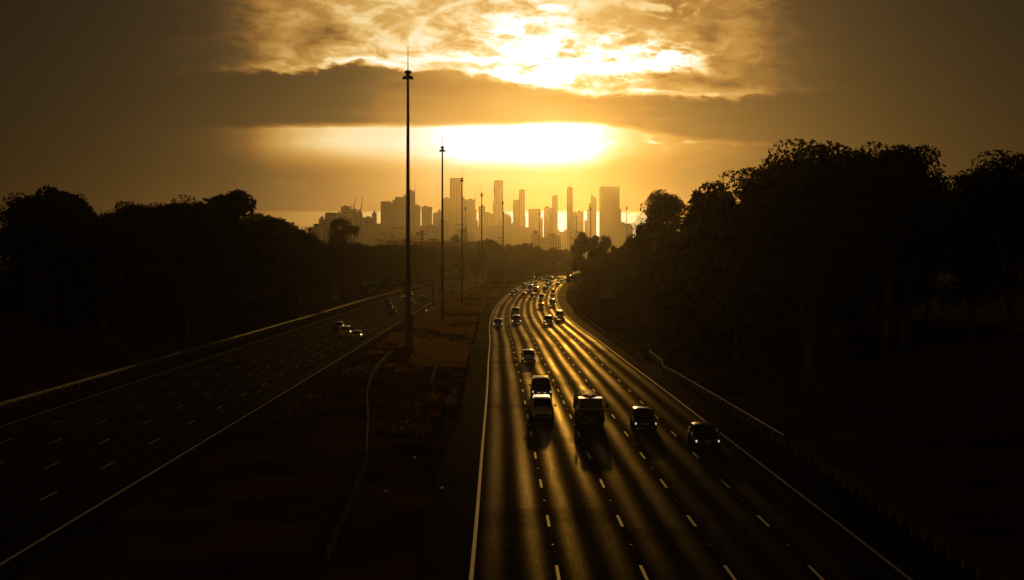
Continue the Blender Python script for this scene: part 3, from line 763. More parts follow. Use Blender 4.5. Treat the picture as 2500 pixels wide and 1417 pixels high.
V = [
 ('suvrack', 'black', 'dim', 1323, 976, 'in', 'dark off-road wagon with roof rack and white light bar, just behind the pale people mover', 'car'),
 ('mpv', 'white', 'off', 1325, 1029, 'in', 'pale people mover with ribbed roof, directly in front of the dark wagon', 'people mover'),
 ('truck', 'grey', 'off', 1443, 1042, 'in', 'cab-over truck with amber beacon, glowing cab roof and a covered tray', 'truck'),
 ('hatch', 'black', 'dim', 1577, 1054, 'in', 'black hatchback with small daytime lamps, right of the truck', 'car'),
 ('hatch', 'black', 'dim', 1728, 1099, 'in', 'small black car, alone in the outermost lane near the right-hand line', 'car'),
 ('hatch', 'white', 'dim', 1291, 887, 'in', 'white hatchback with small dim lights, alone behind the dark roof-rack wagon', 'car'),
 ('sedan', 'silver', 'on', 1215.6, 798, 'in', 'silver sedan with lights on, first in the innermost lane by the left edge line', 'car'),
 ('suv', 'grey', 'off', 1258, 770, 'in', 'grey wagon without lights, behind the dark car in the second lane', 'car'),
 ('suv', 'black', 'on', 1261, 792, 'in', 'dark car with lights on, just in front of the grey unlit wagon', 'car'),
 ('suv', 'silver', 'on', 1339.5, 793, 'in', 'silver wagon with bright headlights, one lane left of the white van by the edge line', 'car'),
 ('van', 'white', 'on', 1368, 782, 'in', 'white van with lights on in the outermost lane against the right edge line', 'van'),
 ('sedan', 'black', 'on', 1321, 755, 'in', 'black sedan with headlights on, alone in the fourth lane behind the silver wagon', 'car'),
 ('van', 'grey', 'on', 1348.4, 748, 'in', 'grey van with lights on, foremost of the close line in the outermost lane', 'van'),
 ('suv', 'black', 'on', 1322, 732, 'in', 'dark car behind the lone black sedan in the fourth lane', 'car'),
 ('suv', 'white', 'on', 1299, 729, 'in', 'white wagon with dark grille, in front of the tall dark box van', 'car'),
 ('hatch', 'silver', 'off', 1279, 726, 'in', 'silver hatchback without lights, left of the white wagon', 'car'),
 ('sedan', 'white', 'on', 1349, 730, 'in', 'white sedan right behind the grey van in the outermost lane', 'car'),
 ('hatch', 'grey', 'on', 1350, 717.5, 'in', 'grey hatchback behind the white sedan, third in the outermost lane line', 'car'),
 ('ute', 'grey', 'off', 1330.6, 713, 'in', 'grey pickup without lights in the fourth lane, behind the dark car', 'pickup'),
 ('boxvan', 'black', 'off', 1307, 716.5, 'in', 'tall dark box van with a bright flat top, in the middle lane', 'van'),
 ('hatch', 'blue', 'on', 1250, 723, 'in', 'dark blue hatchback touching the left edge line in the bend', 'car'),
 ('suv', 'silver', 'off', 1257.5, 718, 'in', 'silver wagon tucked behind the dark blue hatchback', 'car'),
 ('sedan', 'red', 'on', 1260, 711, 'in', 'dark red sedan third in the queue at the left edge line', 'car'),
 ('sedan', 'silver', 'off', 1278, 702, 'in', 'silver sedan on its own in the innermost lane of the bend', 'car'),
 ('boxvan', 'green', 'on', 1294, 711.5, 'in', 'tall van with dark windscreen and lights on, left of the dark box van', 'van'),
 ('hatch', 'grey', 'off', 1360.4, 699, 'in', 'grey hatchback without lights close to the right edge line in the far bend', 'car'),
 ('suv', 'white', 'on', 1345, 697, 'in', 'white wagon with bright lights, right of the dark green wagon in the bend', 'car'),
 ('suv', 'green', 'on', 1336, 703, 'in', 'dark green wagon with bright lights behind the grey pickup', 'car'),
 ('hatch', 'white', 'on', 1297.5, 691.5, 'in', 'white hatchback near the left edge in the far bend', 'car'),
 ('sedan', 'beige', 'on', 1306.4, 697, 'in', 'beige sedan following between the tall van and the far white hatchback', 'car'),
 ('sedan', 'black', 'on', 1334.4, 691.5, 'in', 'black sedan with bright lights in the far pack, behind the dark green wagon', 'car'),
 ('sedan', 'silver', 'on', 1318, 682.5, 'in', 'silver sedan with glowing bonnet, furthest back at the left edge of the pack', 'car'),
 ('hatch', 'silver', 'on', 1328, 685, 'in', 'silver hatchback beside the furthest silver sedan', 'car'),
 ('van', 'grey', 'off', 1339, 682, 'in', 'grey van half hidden behind the far pack', 'van'),
 ('van', 'silver', 'off', 1346.5, 687, 'in', 'silver van without lights in front of the half hidden grey van', 'van'),
 ('suv', 'white', 'on', 1364, 685, 'in', 'white wagon with lights on, left of the queue under the right-hand trees', 'car'),
 ('sedan', 'white', 'on', 1370.6, 691.5, 'in', 'white sedan foremost of the queue under the right-hand trees', 'car'),
 ('hatch', 'silver', 'on', 1379.5, 688, 'in', 'silver hatchback second in the queue under the right-hand trees', 'car'),
 ('sedan', 'grey', 'on', 1386, 683.5, 'in', 'grey sedan third in the queue under the right-hand trees', 'car'),
 ('hatch', 'black', 'off', 1394, 681, 'in', 'dark hatchback emerging last from behind the right-hand trees', 'car'),
 ('suv', 'grey', 'off', 1300, 685.5, 'in', 'grey wagon just behind the far white hatchback', 'car'),
 ('hatch', 'grey', 'off', 825, 807, 'out', 'grey hatchback half hidden behind the white work van', 'car'),
 ('van', 'white', 'off', 840, 826, 'out', 'white work van seen from behind, between two outbound cars', 'van'),
 ('sedan', 'white', 'off', 868, 831, 'out', 'white sedan seen from behind, nearest of the outbound cars', 'car'),
 ('hatch', 'black', 'off', 945, 744, 'out', 'black hatchback, furthest of the outbound line of three', 'car'),
 ('hatch', 'black', 'off', 950, 756, 'out', 'dark hatchback in the middle of the outbound line of three', 'car'),
 ('sedan', 'green', 'off', 957, 768, 'out', 'green sedan with a shiny roof, nearest of the outbound line of three', 'car'),
 ('van', 'silver', 'off', 985, 740, 'out', 'silver van beside the tallest mast on the outbound road', 'van'),
 ('suv', 'grey', 'off', 999, 725, 'out', 'grey wagon half hidden behind the tallest mast', 'car'),
 ('hatch', 'silver', 'off', 1004, 747, 'out', 'silver hatchback emerging right of the tallest mast', 'car'),
 ('hatch', 'grey', 'off', 1030, 734, 'out', 'grey hatchback alone in the outbound lane before the gantry post', 'car'),
 ('hatch', 'white', 'off', 1103, 700.5, 'out', 'white hatchback between the second and third masts', 'car'),
 ('hatch', 'silver', 'off', 1161, 679.5, 'out', 'small pale hatchback furthest along the outbound road', 'car'),
]
for v in V: place_car(*v, group=inb if v[5] == 'in' else outb)
for o, paint, lamps in LIVE:
    for ch in o.children:
        n = ch.name.split('.')[0]
        if n in ('body', 'roof', 'cab'): set_mat(ch, PAINT[paint])
        if n == 'headlight': set_mat(ch, {'on': M['lamp_on'], 'dim': M['lamp_dim'], 'off': M['lamp_off']}[lamps])

# ------------------------------------------------------------------ signs, gantry and posts
def gpos(x, y): X0, Y0 = G(x, y); return X0, Y0
gx, gy = gpos(1058, 747); H_ = zy(684.5, gy) - zt(gy); left = px(828, gy) - gx
gr = empty('sign_gantry', (gx, gy, zt(gy))); tag(gr, 'overhead gantry across the outbound road carrying two long green signs', 'sign gantry')
for x in (0, left): MB().box(x - .28, x + .28, -.28, .28, 0, H_ - .3).build('post', M['darkmetal'], gr, bevel=.04)
mb = MB()
for dz_ in (0, -1.2):
    for dy_ in (-.35, .35): mb.tube([(left, dy_, H_ + dz_), (.3, dy_, H_ + dz_)], .07, 6)
k = 14
for i in range(k):
    a, b = left + (0 - left) * i / k, left + (0 - left) * (i + 1) / k
    mb.tube([(a, -.35, H_), (b, -.35, H_ - 1.2)], .03, 4); mb.tube([(a, .35, H_ - 1.2), (b, .35, H_)], .03, 4)
mb.build('truss', M['darkmetal'], gr)
for a, b in ((878, 945), (946.5, 1011)):
    xa, xb = px(a, gy) - gx, px(b, gy) - gx
    s = MB().box(xa, xb, -.47, -.40, H_ - 1.75, H_ + .05).build('sign_panel', M['signgreen'], gr)
    for q in range(2):
        l = MB()
        x0 = xa + .8
        for wd in ((2.2, .9, 1.5) if q == 0 else (1.6, 1.0)):
            l.box(x0, x0 + wd, -.482, -.471, H_ - .55 - q * .6, H_ - .38 - q * .6); x0 += wd + .4
        l.build('lettering_row', M['signwhite'], s)

def post_sign(name, x, yb, yt, w, h, m, label, cat='sign', two=False, d=None):
    X0, Y0 = gpos(x, yb); r = empty(name, (X0, Y0, zt(Y0))); tag(r, label, cat)
    H1 = zy(yt, Y0) - zt(Y0); W1 = w / FPX * Y0; S1 = h / FPX * Y0
    xs = (-W1 * .3, W1 * .3) if two else (0,)
    for q in xs: MB().tube([(q, .06, 0), (q, .06, H1 - .02)], .06, 8).build('post', M['darkmetal'], r)
    MB().box(-W1 / 2, W1 / 2, -.03, 0, H1 - S1, H1).build('sign_panel', m, r)
    return r
post_sign('road_sign', 1128, 846, 817, 7, 8.5, M['signgrey'], 'small square sign on a thin post in the median grass by the shoulder')
post_sign('road_sign', 1104, 733, 711.5, 9, 9, M['signgrey'], 'dark square sign beside the outbound edge line between second and third masts')
post_sign('road_sign', 1163, 703, 688, 8, 6, M['signgrey'], 'low sign at the outbound edge line before the fourth mast')
post_sign('road_sign', 1232, 700, 676, 5, 15, M['signgrey'], 'tall narrow pale sign at the median bushes')
post_sign('road_sign', 1140, 684, 655, 5, 10, M['signgrey'], 'narrow pale sign under the trees above the outbound road')
post_sign('road_sign', 903, 727, 708, 8, 8, M['signgrey'], 'pale square sign behind the left guardrail below the green signs')
post_sign('road_sign', 821, 745, 713, 11, 22, M['signgrey'], 'grey cabinet-like sign by the left foot of the gantry')
# electronic sign on the right
ex, ey = 19.4, 322; er = empty('electronic_sign', (ex, ey, zt(ey) + bank(ex, ey))); tag(er, 'tall dark electronic sign on posts, right of the road before the trees', 'sign')
for q in (.15, 4.1): MB().tube([(q, .2, -.5), (q, .2, 6.3)], .11, 8).build('post', M['darkmetal'], er)
pn = MB().box(0, 4.3, -.2, .06, 2.0, 6.35).build('sign_panel', M['trim'], er, bevel=.03)
MB().box(.2, 4.1, -.215, -.201, 4.6, 6.15).build('upper_face', M['signgrey'], pn)
MB().box(.2, 4.1, -.215, -.201, 2.2, 4.4).build('lower_face', M['glass'], pn)
MB().box(-.03, 4.33, -.25, .12, 6.352, 6.41).build('visor', M['rail'], er)
def pole(name, x, yb, yt, r0, label, cat='pole', head=None, rr_=None):
    X0, Y0 = gpos(x, yb) if rr_ is None else (px(x, rr_), rr_)
    r = empty(name, (X0, Y0, zt(Y0))); tag(r, label, cat); H1 = zy(yt, Y0) - zt(Y0)
    MB().tube([(0, 0, 0), (0, 0, H1)], [r0, r0 * .7], 10).build('pole', M['darkmetal'], r)
    if head == 'cam': MB().lathe([(.08, H1), (.2, H1 + .1), (.2, H1 + .3), (.05, H1 + .45)], n=10).build('camera_dome', M['white'], r); MB().box(-.3, .3, -.2, .2, H1 * .5, H1 * .5 + .7).build('control_box', M['darkmetal'], r)
    if head == 'twin':
        MB().tube([(-2.2, 0, H1 - .15), (0, 0, H1), (2.2, 0, H1 - .15)], .07, 6).build('arm', M['darkmetal'], r)
        for s in (-2.4, 0, 2.4): MB().box(s - .45, s + .45, -.25, .25, H1 - .28 + (s == 0) * .35, H1 - .08 + (s == 0) * .35).build('lamp_head', M['darkmetal'], r)
    return r
pole('camera_pole', 1071, 743, 677, .16, 'dark pole with a tiny bright dome, right of the gantry post', 'pole', 'cam')
pole('median_pole', 1006, 866, 768, .17, 'thick bare pole standing just behind the tallest mast', 'pole')
pole('bollard', 1090, 733, 713, .07, 'thin marker post left of the dark square sign', 'post')
pole('bollard', 1093.5, 731, 711, .07, 'second thin marker post, closest to the dark square sign', 'post')

# ------------------------------------------------------------------ the city
def building(x0, x1, yt, d, label, fac=0, depth=None, steps=(), spire=None, shape='box', name='tower', group=None, z0=None, plant=True):
    d *= 1.2
    xa, xb = px(x0, d), px(x1, d); cx = (xa + xb) / 2; w = (xb - xa) / 2; base = zt(d) if z0 is None else z0
    r = empty(name, (cx, d + w, base)); tag(r, label, 'tower' if name == 'tower' else 'building', group)
    H = zy(yt, d) - base; dp = depth or w
    F = FAC[fac]
    if shape == 'round': MB().lathe([(w, 0), (w, H - 4), (w * .9, H)], n=28).build('wall', F, r)
    elif shape == 'wedge':
        MB().add([(-w, -dp, 0), (w, -dp, 0), (w, dp, 0), (-w, dp, 0), (-w, -dp, H), (w, -dp, H * .93), (w, dp, H * .93), (-w, dp, H)], [(3, 2, 1, 0), (4, 5, 6, 7), (0, 1, 5, 4), (1, 2, 6, 5), (2, 3, 7, 6), (3, 0, 4, 7)]).build('wall', F, r)
    elif shape == 'taper': MB().box(-w, w, -dp, dp, 0, H, w * .10, w * .1).build('wall', F, r)
    elif shape == 'arc':
        mb = MB(); pts = [(-w, 0)] + [(-w + 2 * w * math.sin(a), H * .86 + (H * .14) * math.cos(a)) for a in [math.pi / 2 * i / 10 for i in range(11)]] + [(w, 0)]
        n = len(pts); mb.v = [(x, -dp, z) for x, z in pts] + [(x, dp, z) for x, z in pts]
        mb.f = [tuple(range(n))[::-1], tuple(range(n, 2 * n))] + [(i, (i + 1) % n, (i + 1) % n + n, i + n) for i in range(n)]
        mb.build('wall', F, r)
        MB().tube([(x + .5, -dp - 1, z + 5) for x, z in pts[1:-1]], 1.0, 5).build('roof_arch', F, r)
    else: MB().box(-w, w, -dp, dp, 0, H).build('wall', F, r)
    for sx0, sx1, sy in steps:
        a, b = px(sx0, d) - cx, px(sx1, d) - cx; hh = zy(sy, d) - base
        if hh > H: MB().box(a, b, -dp * .7, dp * .7, H + .01, hh).build('upper_block', F, r)
        else: MB().box(a, b, -dp * .9, dp * .9, 0, hh).build('side_block', F, r)
    if plant and shape in ('box',) and not steps:
        k = random.uniform(.3, .6); o = random.uniform(-.3, .3) * w
        MB().box(o - w * k, o + w * k, -dp * .5, dp * .5, H + .01, H + 3 + random.random() * 3).build('roof_plant', FAC[1], r)
    if spire:
        sx, sy = spire; MB().tube([(px(sx, d) - cx, 0, H - 1), (px(sx, d) - cx, 0, zy(sy, d) - base)], [1.3, .4], 6).build('antenna', M['darkmetal'], r)
    return r
B = building
B(778, 795, 535, 2300, 'low dark block at the far left end of the skyline', 3, name='city_building', group=None)
B(793, 820, 522, 2300, 'dark block with caged roof edge, above the flat-topped pines', 3, name='city_building', steps=((795, 818, 519),))
B(820, 833, 520, 3200, 'narrow block left of the square-shouldered tower', 0)
B(832, 854, 504.5, 3200, 'square tower left of the two cranes', 0)
B(854, 870, 510, 3300, 'lower shoulder tower beside the left crane', 0, plant=False)
B(820, 860, 534, 2000, 'wide dark block behind the flat-topped pines', 3, name='city_building')
B(870, 884, 518, 3000, 'unfinished tower under the cranes', 0, steps=((873, 880, 513),))
B(884, 908, 531, 3300, 'long flat block right of the cranes', 0)
B(908, 919, 520, 3300, 'narrow upright block at the end of the long flat block', 0)
B(878, 928, 546, 2600, 'low wide block below the gap in the left skyline', 3, name='city_building')
B(928, 955, 492, 3500, 'tower with slightly sloping top, first of the left cluster', 0, shape='taper')
B(952.5, 971, 496, 3100, 'banded dark tower leaning in front of the left cluster', 3)
B(958, 988, 488.5, 3400, 'broad tower with stepped crown in the left cluster', 0, steps=((964, 985, 481),))
B(985, 993, 478, 3600, 'thin tower just left of the tallest mast', 0)
B(991, 1012.5, 467, 3500, 'tower with thin spire, right of the tallest mast', 1, spire=(1012, 448))
B(1010, 1026, 503.5, 3500, 'left half of the flat pair right of the spired tower', 0)
B(1029, 1054, 505, 3500, 'right half of the flat pair, left of a bright gap', 0)
B(1026, 1036, 552, 3100, 'small block closing the slit of the flat pair', 3, name='city_building')
B(1035, 1068, 553, 2500, 'low dark block under the bright gap', 3, name='city_building')
B(1056.6, 1067.5, 520.6, 3900, 'small stepped tower before the second mast', 0)
B(1067, 1079, 515, 3900, 'small tower right behind the second mast', 0)
B(1070, 1093, 543, 2600, 'low block with notched roof between second and third masts', 3, name='city_building')
B(1082, 1099, 484, 4800, 'pale tower attached left of the broad flat-topped tower', 2)
B(1098, 1127, 434.5, 4600, 'broad flat-topped tower, tallest on the left of the skyline', 2, steps=((1098, 1101, 443),))
B(1128, 1138.5, 477, 4800, 'pale wedge tower right behind the third mast', 0, shape='wedge')
B(1138, 1160, 487, 4700, 'pale tower with hollow crown and side spire', 0, spire=(1160, 463))
B(1159, 1164, 512, 4700, 'sliver of stepped block left of the fourth mast', 0, steps=((1163, 1167, 539),), plant=False)
B(1168, 1185, 504, 4500, 'pale block crossed by the fourth mast', 0)
B(1178, 1204, 521, 4300, 'wide pale block left of the round tower', 2)
B(1205, 1229, 440, 4800, 'tall round-topped tower in the middle of the skyline', 2, shape='round', steps=((1203, 1208, 494),))
B(1229, 1249, 521, 4700, 'building with quarter-circle arched roof', 2, shape='arc')
B(1247, 1256, 547, 4600, 'low pale block at the foot of the arched roof', 0)
B(1253, 1268, 488.5, 4500, 'stepped lower half of the slim capped tower', 2, steps=((1252.5, 1255, 500),))
B(1267, 1282, 463.5, 4600, 'slim tower with small roof cap, centre of the skyline', 2, steps=((1272, 1277, 461.5), (1281, 1283.5, 530)))
B(1290, 1320.5, 511, 4600, 'broad pale block with rounded shoulders before the distant mast', 0, steps=((1293, 1318, 510),))
B(1320, 1325.5, 534, 4650, 'narrow lower block attached to the broad pale block', 0)
B(1328, 1348.5, 507.6, 4700, 'pale mid-height block left of the slim square tower', 2)
B(1347.5, 1362, 478.5, 4750, 'slim square tower beside the wide bright gap', 2)
B(1362, 1384, 568, 4900, 'low roofs with a dip, in the wide bright gap', 0, steps=((1362, 1366, 561), (1377, 1384, 561)))
B(1384, 1398.6, 458, 4700, 'narrow slab tower right of the wide bright gap', 2)
B(1398, 1411, 518, 4700, 'lower block attached right of the narrow slab tower', 2)
B(1409, 1425, 516, 4650, 'block crossed by the faint mast', 2)
B(1427, 1434.5, 539, 4600, 'lowest step of the jagged slim towers', 0)
B(1433.6, 1444, 511, 4600, 'middle step of the jagged slim towers', 0, steps=((1438, 1443.5, 496),))
B(1443, 1456, 473, 4600, 'tallest jagged slim tower with a sloping point', 2, shape='wedge', steps=())
B(1466, 1513, 455.5, 4100, 'widest slab tower on the right of the skyline', 1, plant=False, steps=((1512, 1516.6, 510),))
B(1500.7, 1534.6, 546, 3300, 'white-banded block at the foot of the widest tower', 3, name='city_building', steps=((1517, 1526, 542.5),))
B(1534, 1545, 549, 3500, 'small block between the banded block and the trees', 3, name='city_building')
B(1236, 1308, 555, 3400, 'long low mass below the arched building', 3, name='city_building', steps=((1265, 1282, 549),))
B(1093, 1138, 551, 3200, 'ribbed low block behind the third mast', 3, name='city_building')
B(1138, 1184, 553, 3300, 'banded low block between third and fourth masts', 3, name='city_building', steps=((1138, 1166, 547),))
B(1184, 1236, 556, 3600, 'low hazy block below the wide pale block and round tower', 3, name='city_building')
B(1302, 1370, 583, 2300, 'nearer banded car-park-like block above the central trees', 3, name='city_building', steps=((1318, 1362, 579),))
B(1366, 1440, 566, 4000, 'low hazy block under the narrow slab tower', 2, name='city_building')
B(1440, 1500, 580, 3800, 'low hazy block behind the right tree tops', 2, name='city_building')
B(930, 1012, 560, 2600, 'low hazy hall below the left cluster', 3, name='city_building')
for i in range(44):
    x = random.uniform(560, 1620); d = random.uniform(1700, 3000); w = random.uniform(10, 34)
    y = random.uniform(566, 592) if x > 900 else random.uniform(548, 585)
    if 1440 < x < 1600: y = random.uniform(585, 596)
    B(x, x + w, y, d, 'low hazy building ' + ('left of the cranes' if x < 860 else 'under the left tower cluster' if x < 1050 else 'between second and fourth masts' if x < 1180 else 'under the round-topped tower' if x < 1300 else 'under the narrow slab tower' if x < 1440 else 'behind the right-hand trees'), 3, name='low_building', group='hazy low buildings below the towers')
# cranes
def crane(xb, yb, xt, yt, d, label):
    d *= 1.2; X0 = px(xb, d); zb_ = zy(yb, d); r = empty('tower_crane', (X0, d, zb_)); tag(r, label, 'crane', 'two cranes over the left skyline')
    MB().box(-1, 1, -1, 1, -60, 6).build('mast', M['darkmetal'], r)
    MB().tube([(0, 0, 5), (px(xt, d) - X0, 0, zy(yt, d) - zb_)], [1.2, .7], 5).build('jib', M['darkmetal'], r)
    MB().tube([(0, 0, 5), (-7, 0, 4)], 1.0, 5).build('counter_jib', M['darkmetal'], r)
    MB().box(-9, -5, -1.5, 1.5, 1.5, 4.5).build('counterweight', M['concrete'], r)
crane(864.5, 508, 870, 480, 3250, 'left crane with jib raised, on the shoulder tower')
crane(881, 518, 885.5, 480, 2990, 'right crane with jib raised steeply, on the unfinished tower')

# near industrial buildings on the left horizon
def hall(x0, x1, yt, d, label, bits=(), pitched=False):
    xa, xb = px(x0, d), px(x1, d); cx = (xa + xb) / 2; w = (xb - xa) / 2; base = zt(d); H = zy(yt, d) - base
    r = empty('warehouse', (cx, d + 20, base)); tag(r, label, 'warehouse')
    MB().box(-w, w, -20, 20, 0, H).build('wall', M['brick'], r)
    MB().box(-w - .4, w + .4, -20.4, 20.4, H + .01, H + .5).build('roof', M['roof'], r)
    if pitched: MB().add([(-w - 1, -21, H + .52), (w + 1, -21, H + .52), (w + 1, 21, H + .52), (-w - 1, 21, H + .52), (0, -21, H + 4.5), (0, 21, H + 4.5)], [(0, 1, 4), (1, 2, 5, 4), (2, 3, 5), (3, 0, 4, 5), (3, 2, 1, 0)]).build('gable', M['roof'], r)
    for a, b, y in bits: MB().box(px(a, d) - cx, px(b, d) - cx, -8, 8, H + .51, zy(y, d) - base).build('roof_unit', M['brick'], r)
    for i in range(int(w / 2.2)):
        x = -w + 2.5 + i * 4.4
        if x > w - 2: break
        MB().box(x, x + 2.4, -20.05, -20.001, H - 2.6, H - 1.3).build('window', M['glass'], r)
hall(921, 1000, 596, 1150, 'dark flat-roofed warehouse left of the tallest mast', ((938, 965, 587.5), (976, 997, 584.5)))
hall(1000, 1170, 590, 1230, 'long dark flat-roofed warehouse between the masts', ((1045, 1066, 583), (1071, 1083, 587)))
hall(1103, 1123, 584, 1180, 'gabled dark roof between second and third masts', pitched=True)
ch = empty('chimney', (px(1031, 1160), 1160, zt(1160))); tag(ch, 'square brick chimney above the long warehouse', 'chimney')
hc = zy(562.5, 1160) - zt(1160)
MB().box(-1.0, 1.0, -1.0, 1.0, 0, hc - 1.6, .15, .15).build('shaft', M['brick'], ch)
MB().box(-1.05, 1.05, -1.05, 1.05, hc - 1.59, hc).build('cap', M['brick'], ch)
pole('street_lamp', 967.7, 0, 574, .16, 'twin-armed lamp post left of the tallest mast, above the warehouse roof', 'street lamp', 'twin', 1100)
pole('street_lamp', 1006, 0, 565, .16, 'twin-armed lamp post right of the tallest mast, above the warehouse roof', 'street lamp', 'twin', 1090)
pole('street_lamp', 1143.5, 0, 570, .14, 'tiny lamp post on the horizon right of the third mast', 'street lamp', 'twin', 1240)

# ------------------------------------------------------------------ trees
def blob_leaves(mb, c, rx, ry, rz, n, s, rnd):
    for _ in range(n):
        while True:
            p = Vector((rnd.uniform(-1, 1), rnd.uniform(-1, 1), rnd.uniform(-1, 1)))
            if p.length <= 1 and p.length > .0: break
        p = p.normalized() * (p.length ** .45)
        q = Vector((c[0] + p.x * rx, c[1] + p.y * ry, c[2] + p.z * rz))
        u = Vector((rnd.gauss(0, 1), rnd.gauss(0, 1), rnd.gauss(0, 1))).normalized()
        v = u.cross(Vector((rnd.gauss(0, 1), rnd.gauss(0, 1), rnd.gauss(0, 1)))).normalized()
        k = s * rnd.uniform(.6, 1.4); b = len(mb.v)
        mb.v += [tuple(q + u * k), tuple(q + v * k * .45), tuple(q - u * k * .8), tuple(q - v * k * .45)]
        mb.f.append((b, b + 1, b + 2, b + 3))
def make_tree(kind, seed, H):
    rnd = random.Random(seed)
    r = empty({'gum': 'eucalyptus_tree', 'pine': 'umbrella_pine_tree', 'bush': 'broadleaf_tree', 'shrub': 'shrub'}[kind])
    tr = MB(); cr = MB()
    if kind == 'gum':
        base = [(0, 0, -.5), (rnd.uniform(-.3, .3), 0, H * .16), (rnd.uniform(-.5, .5), rnd.uniform(-.4, .4), H * .34)]
        tr.tube(base, [.5, .42, .34], 8)
        forks = []
        for i in range(6):
            a = i * 1.05 + rnd.uniform(-.3, .3); rr_ = rnd.uniform(.07, .15) * H
            e = (rr_ * math.cos(a), rr_ * math.sin(a), H * rnd.uniform(.50, .66)); s = base[2] if i % 2 else base[1]
            tr.tube([s, ((s[0] + e[0]) * .42, (s[1] + e[1]) * .42, (s[2] + e[2]) * .52), e], [.24, .18, .11], 6); forks.append(e)
        for i in range(46):
            u = rnd.uniform(-.6, 1); a = rnd.uniform(0, 6.28); q = math.sqrt(1 - max(0, u) ** 2 * .97) * rnd.uniform(.72, 1.0) if u > -.2 else rnd.uniform(.75, 1)
            R_ = rnd.uniform(.06, .10) * H
            c_ = (q * .25 * H * math.cos(a), q * .25 * H * math.sin(a), H * (.66 + .27 * u))
            fk = min(forks, key=lambda p: math.dist(p, c_)); tr.tube([fk, ((fk[0] + c_[0]) * .52, (fk[1] + c_[1]) * .52, (fk[2] + c_[2]) * .49), c_], [.09, .06, .03], 5)
            for _ in range(4):
                blob_leaves(cr, tuple(c_[k] + rnd.gauss(0, R_ * .6) * (.6 if k == 2 else 1) for k in range(3)), R_, R_, R_ * .7, 170, .27, rnd)
        for _ in range(9):
            a = rnd.uniform(0, 6.28); rr_ = rnd.uniform(.05, .2) * H
            blob_leaves(cr, (rr_ * math.cos(a), rr_ * math.sin(a), rnd.uniform(.24, .45) * H), .07 * H, .07 * H, .06 * H, 90, .36, rnd)
    elif kind == 'pine':
        tr.tube([(0, 0, -.5), (.5, 0, H * .5), (0, 0, H * .72)], [.5, .35, .28], 8)
        for i in range(11):
            a = i * .571; R1 = H * rnd.uniform(.2, .42)
            e = (R1 * math.cos(a), R1 * math.sin(a), H * rnd.uniform(.84, .93))
            tr.tube([(0, 0, H * .6), (e[0] * .5, e[1] * .5, H * .77), e], [.16, .10, .05], 5)
            blob_leaves(cr, (e[0], e[1], e[2]), H * .14, H * .14, H * .06, 330, .26, rnd)
        blob_leaves(cr, (0, 0, H * .93), H * .3, H * .3, H * .06, 900, .26, rnd)
    elif kind == 'bush':
        tr.tube([(0, 0, -.5), (.2, 0, H * .3), (0, .2, H * .6)], [.35, .25, .12], 7)
        for i in range(6):
            a = i * 1.05; e = (H * .25 * math.cos(a), H * .25 * math.sin(a), H * rnd.uniform(.5, .75)); tr.tube([(0, 0, H * .25), e], [.14, .05], 5)
        for _ in range(34):
            a = rnd.uniform(0, 6.28); h = rnd.uniform(.12, .9); rr_ = .42 * H * math.sqrt(max(.05, 1 - (h * 1.05) ** 2)) * rnd.uniform(.3, 1)
            R_ = rnd.uniform(.06, .13) * H
            blob_leaves(cr, (rr_ * math.cos(a), rr_ * math.sin(a), h * H), R_, R_, R_ * .8, 220, .022 * H + .05, rnd)
    else:
        tr.tube([(0, 0, -.2), (0, 0, H * .5)], [.08, .03], 5)
        for _ in range(16):
            a = rnd.uniform(0, 6.28); rr_ = rnd.uniform(0, .7) * H
            blob_leaves(cr, (rr_ * math.cos(a), rr_ * math.sin(a), rnd.uniform(.1, .8) * H), .22 * H, .22 * H, .18 * H, 60, .10 * H, rnd)
    tr.build('trunk', M['bark'], r, smooth=True)
    cr.build('crown', M['leaf2'] if kind == 'pine' else M['leaf'], r)
    return r
TP = {}; TW = {}
for k, kind, seed, H in (('g1', 'gum', 11, 24), ('g2', 'gum', 23, 24), ('g3', 'gum', 37, 24), ('p1', 'pine', 5, 16), ('b1', 'bush', 6, 13), ('b2', 'bush', 9, 13), ('b3', 'bush', 15, 13), ('s1', 'shrub', 3, 3), ('s2', 'shrub', 8, 3)):
    t_ = tree_of(make_tree(kind, seed, H)); cm_ = [c for c, _ in t_[1] if c.name.startswith('crown')][0].data
    zs = sorted(v.co.z for v in cm_.vertices); xs = sorted(math.hypot(v.co.x, v.co.y) for v in cm_.vertices)
    TP[k] = [t_, zs[int(len(zs) * .999)], False]; TW[k] = 2 * xs[int(len(xs) * .97)]
def plant(k, x, y, H, label, group=None, sx=1.0, rz=None, cat='tree', drop=0):
    t, h0, u = TP[k]
    if u: o = copy_tree(t)
    else: o = t[0]; TP[k][2] = True
    s = H / h0; o.location = (x, y, zt(y) + bank(x, y) - drop); o.scale = (s * sx, s * sx, s); o.rotation_euler = (0, 0, random.uniform(0, 6.28) if rz is None else rz)
    tag(o, label, cat, group)
    return o
def tree_px(k, x, ytop, d, label, group=None, sx=1.0, rz=None, wpx=None):
    X0 = px(x, d)
    if wpx: sx = (wpx / FPX * d) / (TW[k] * (zy(ytop, d) - zt(d) - bank(X0, d)) / TP[k][1])
    plant(k, X0, d, zy(ytop, d) - zt(d) - bank(X0, d), label, group, sx, rz)
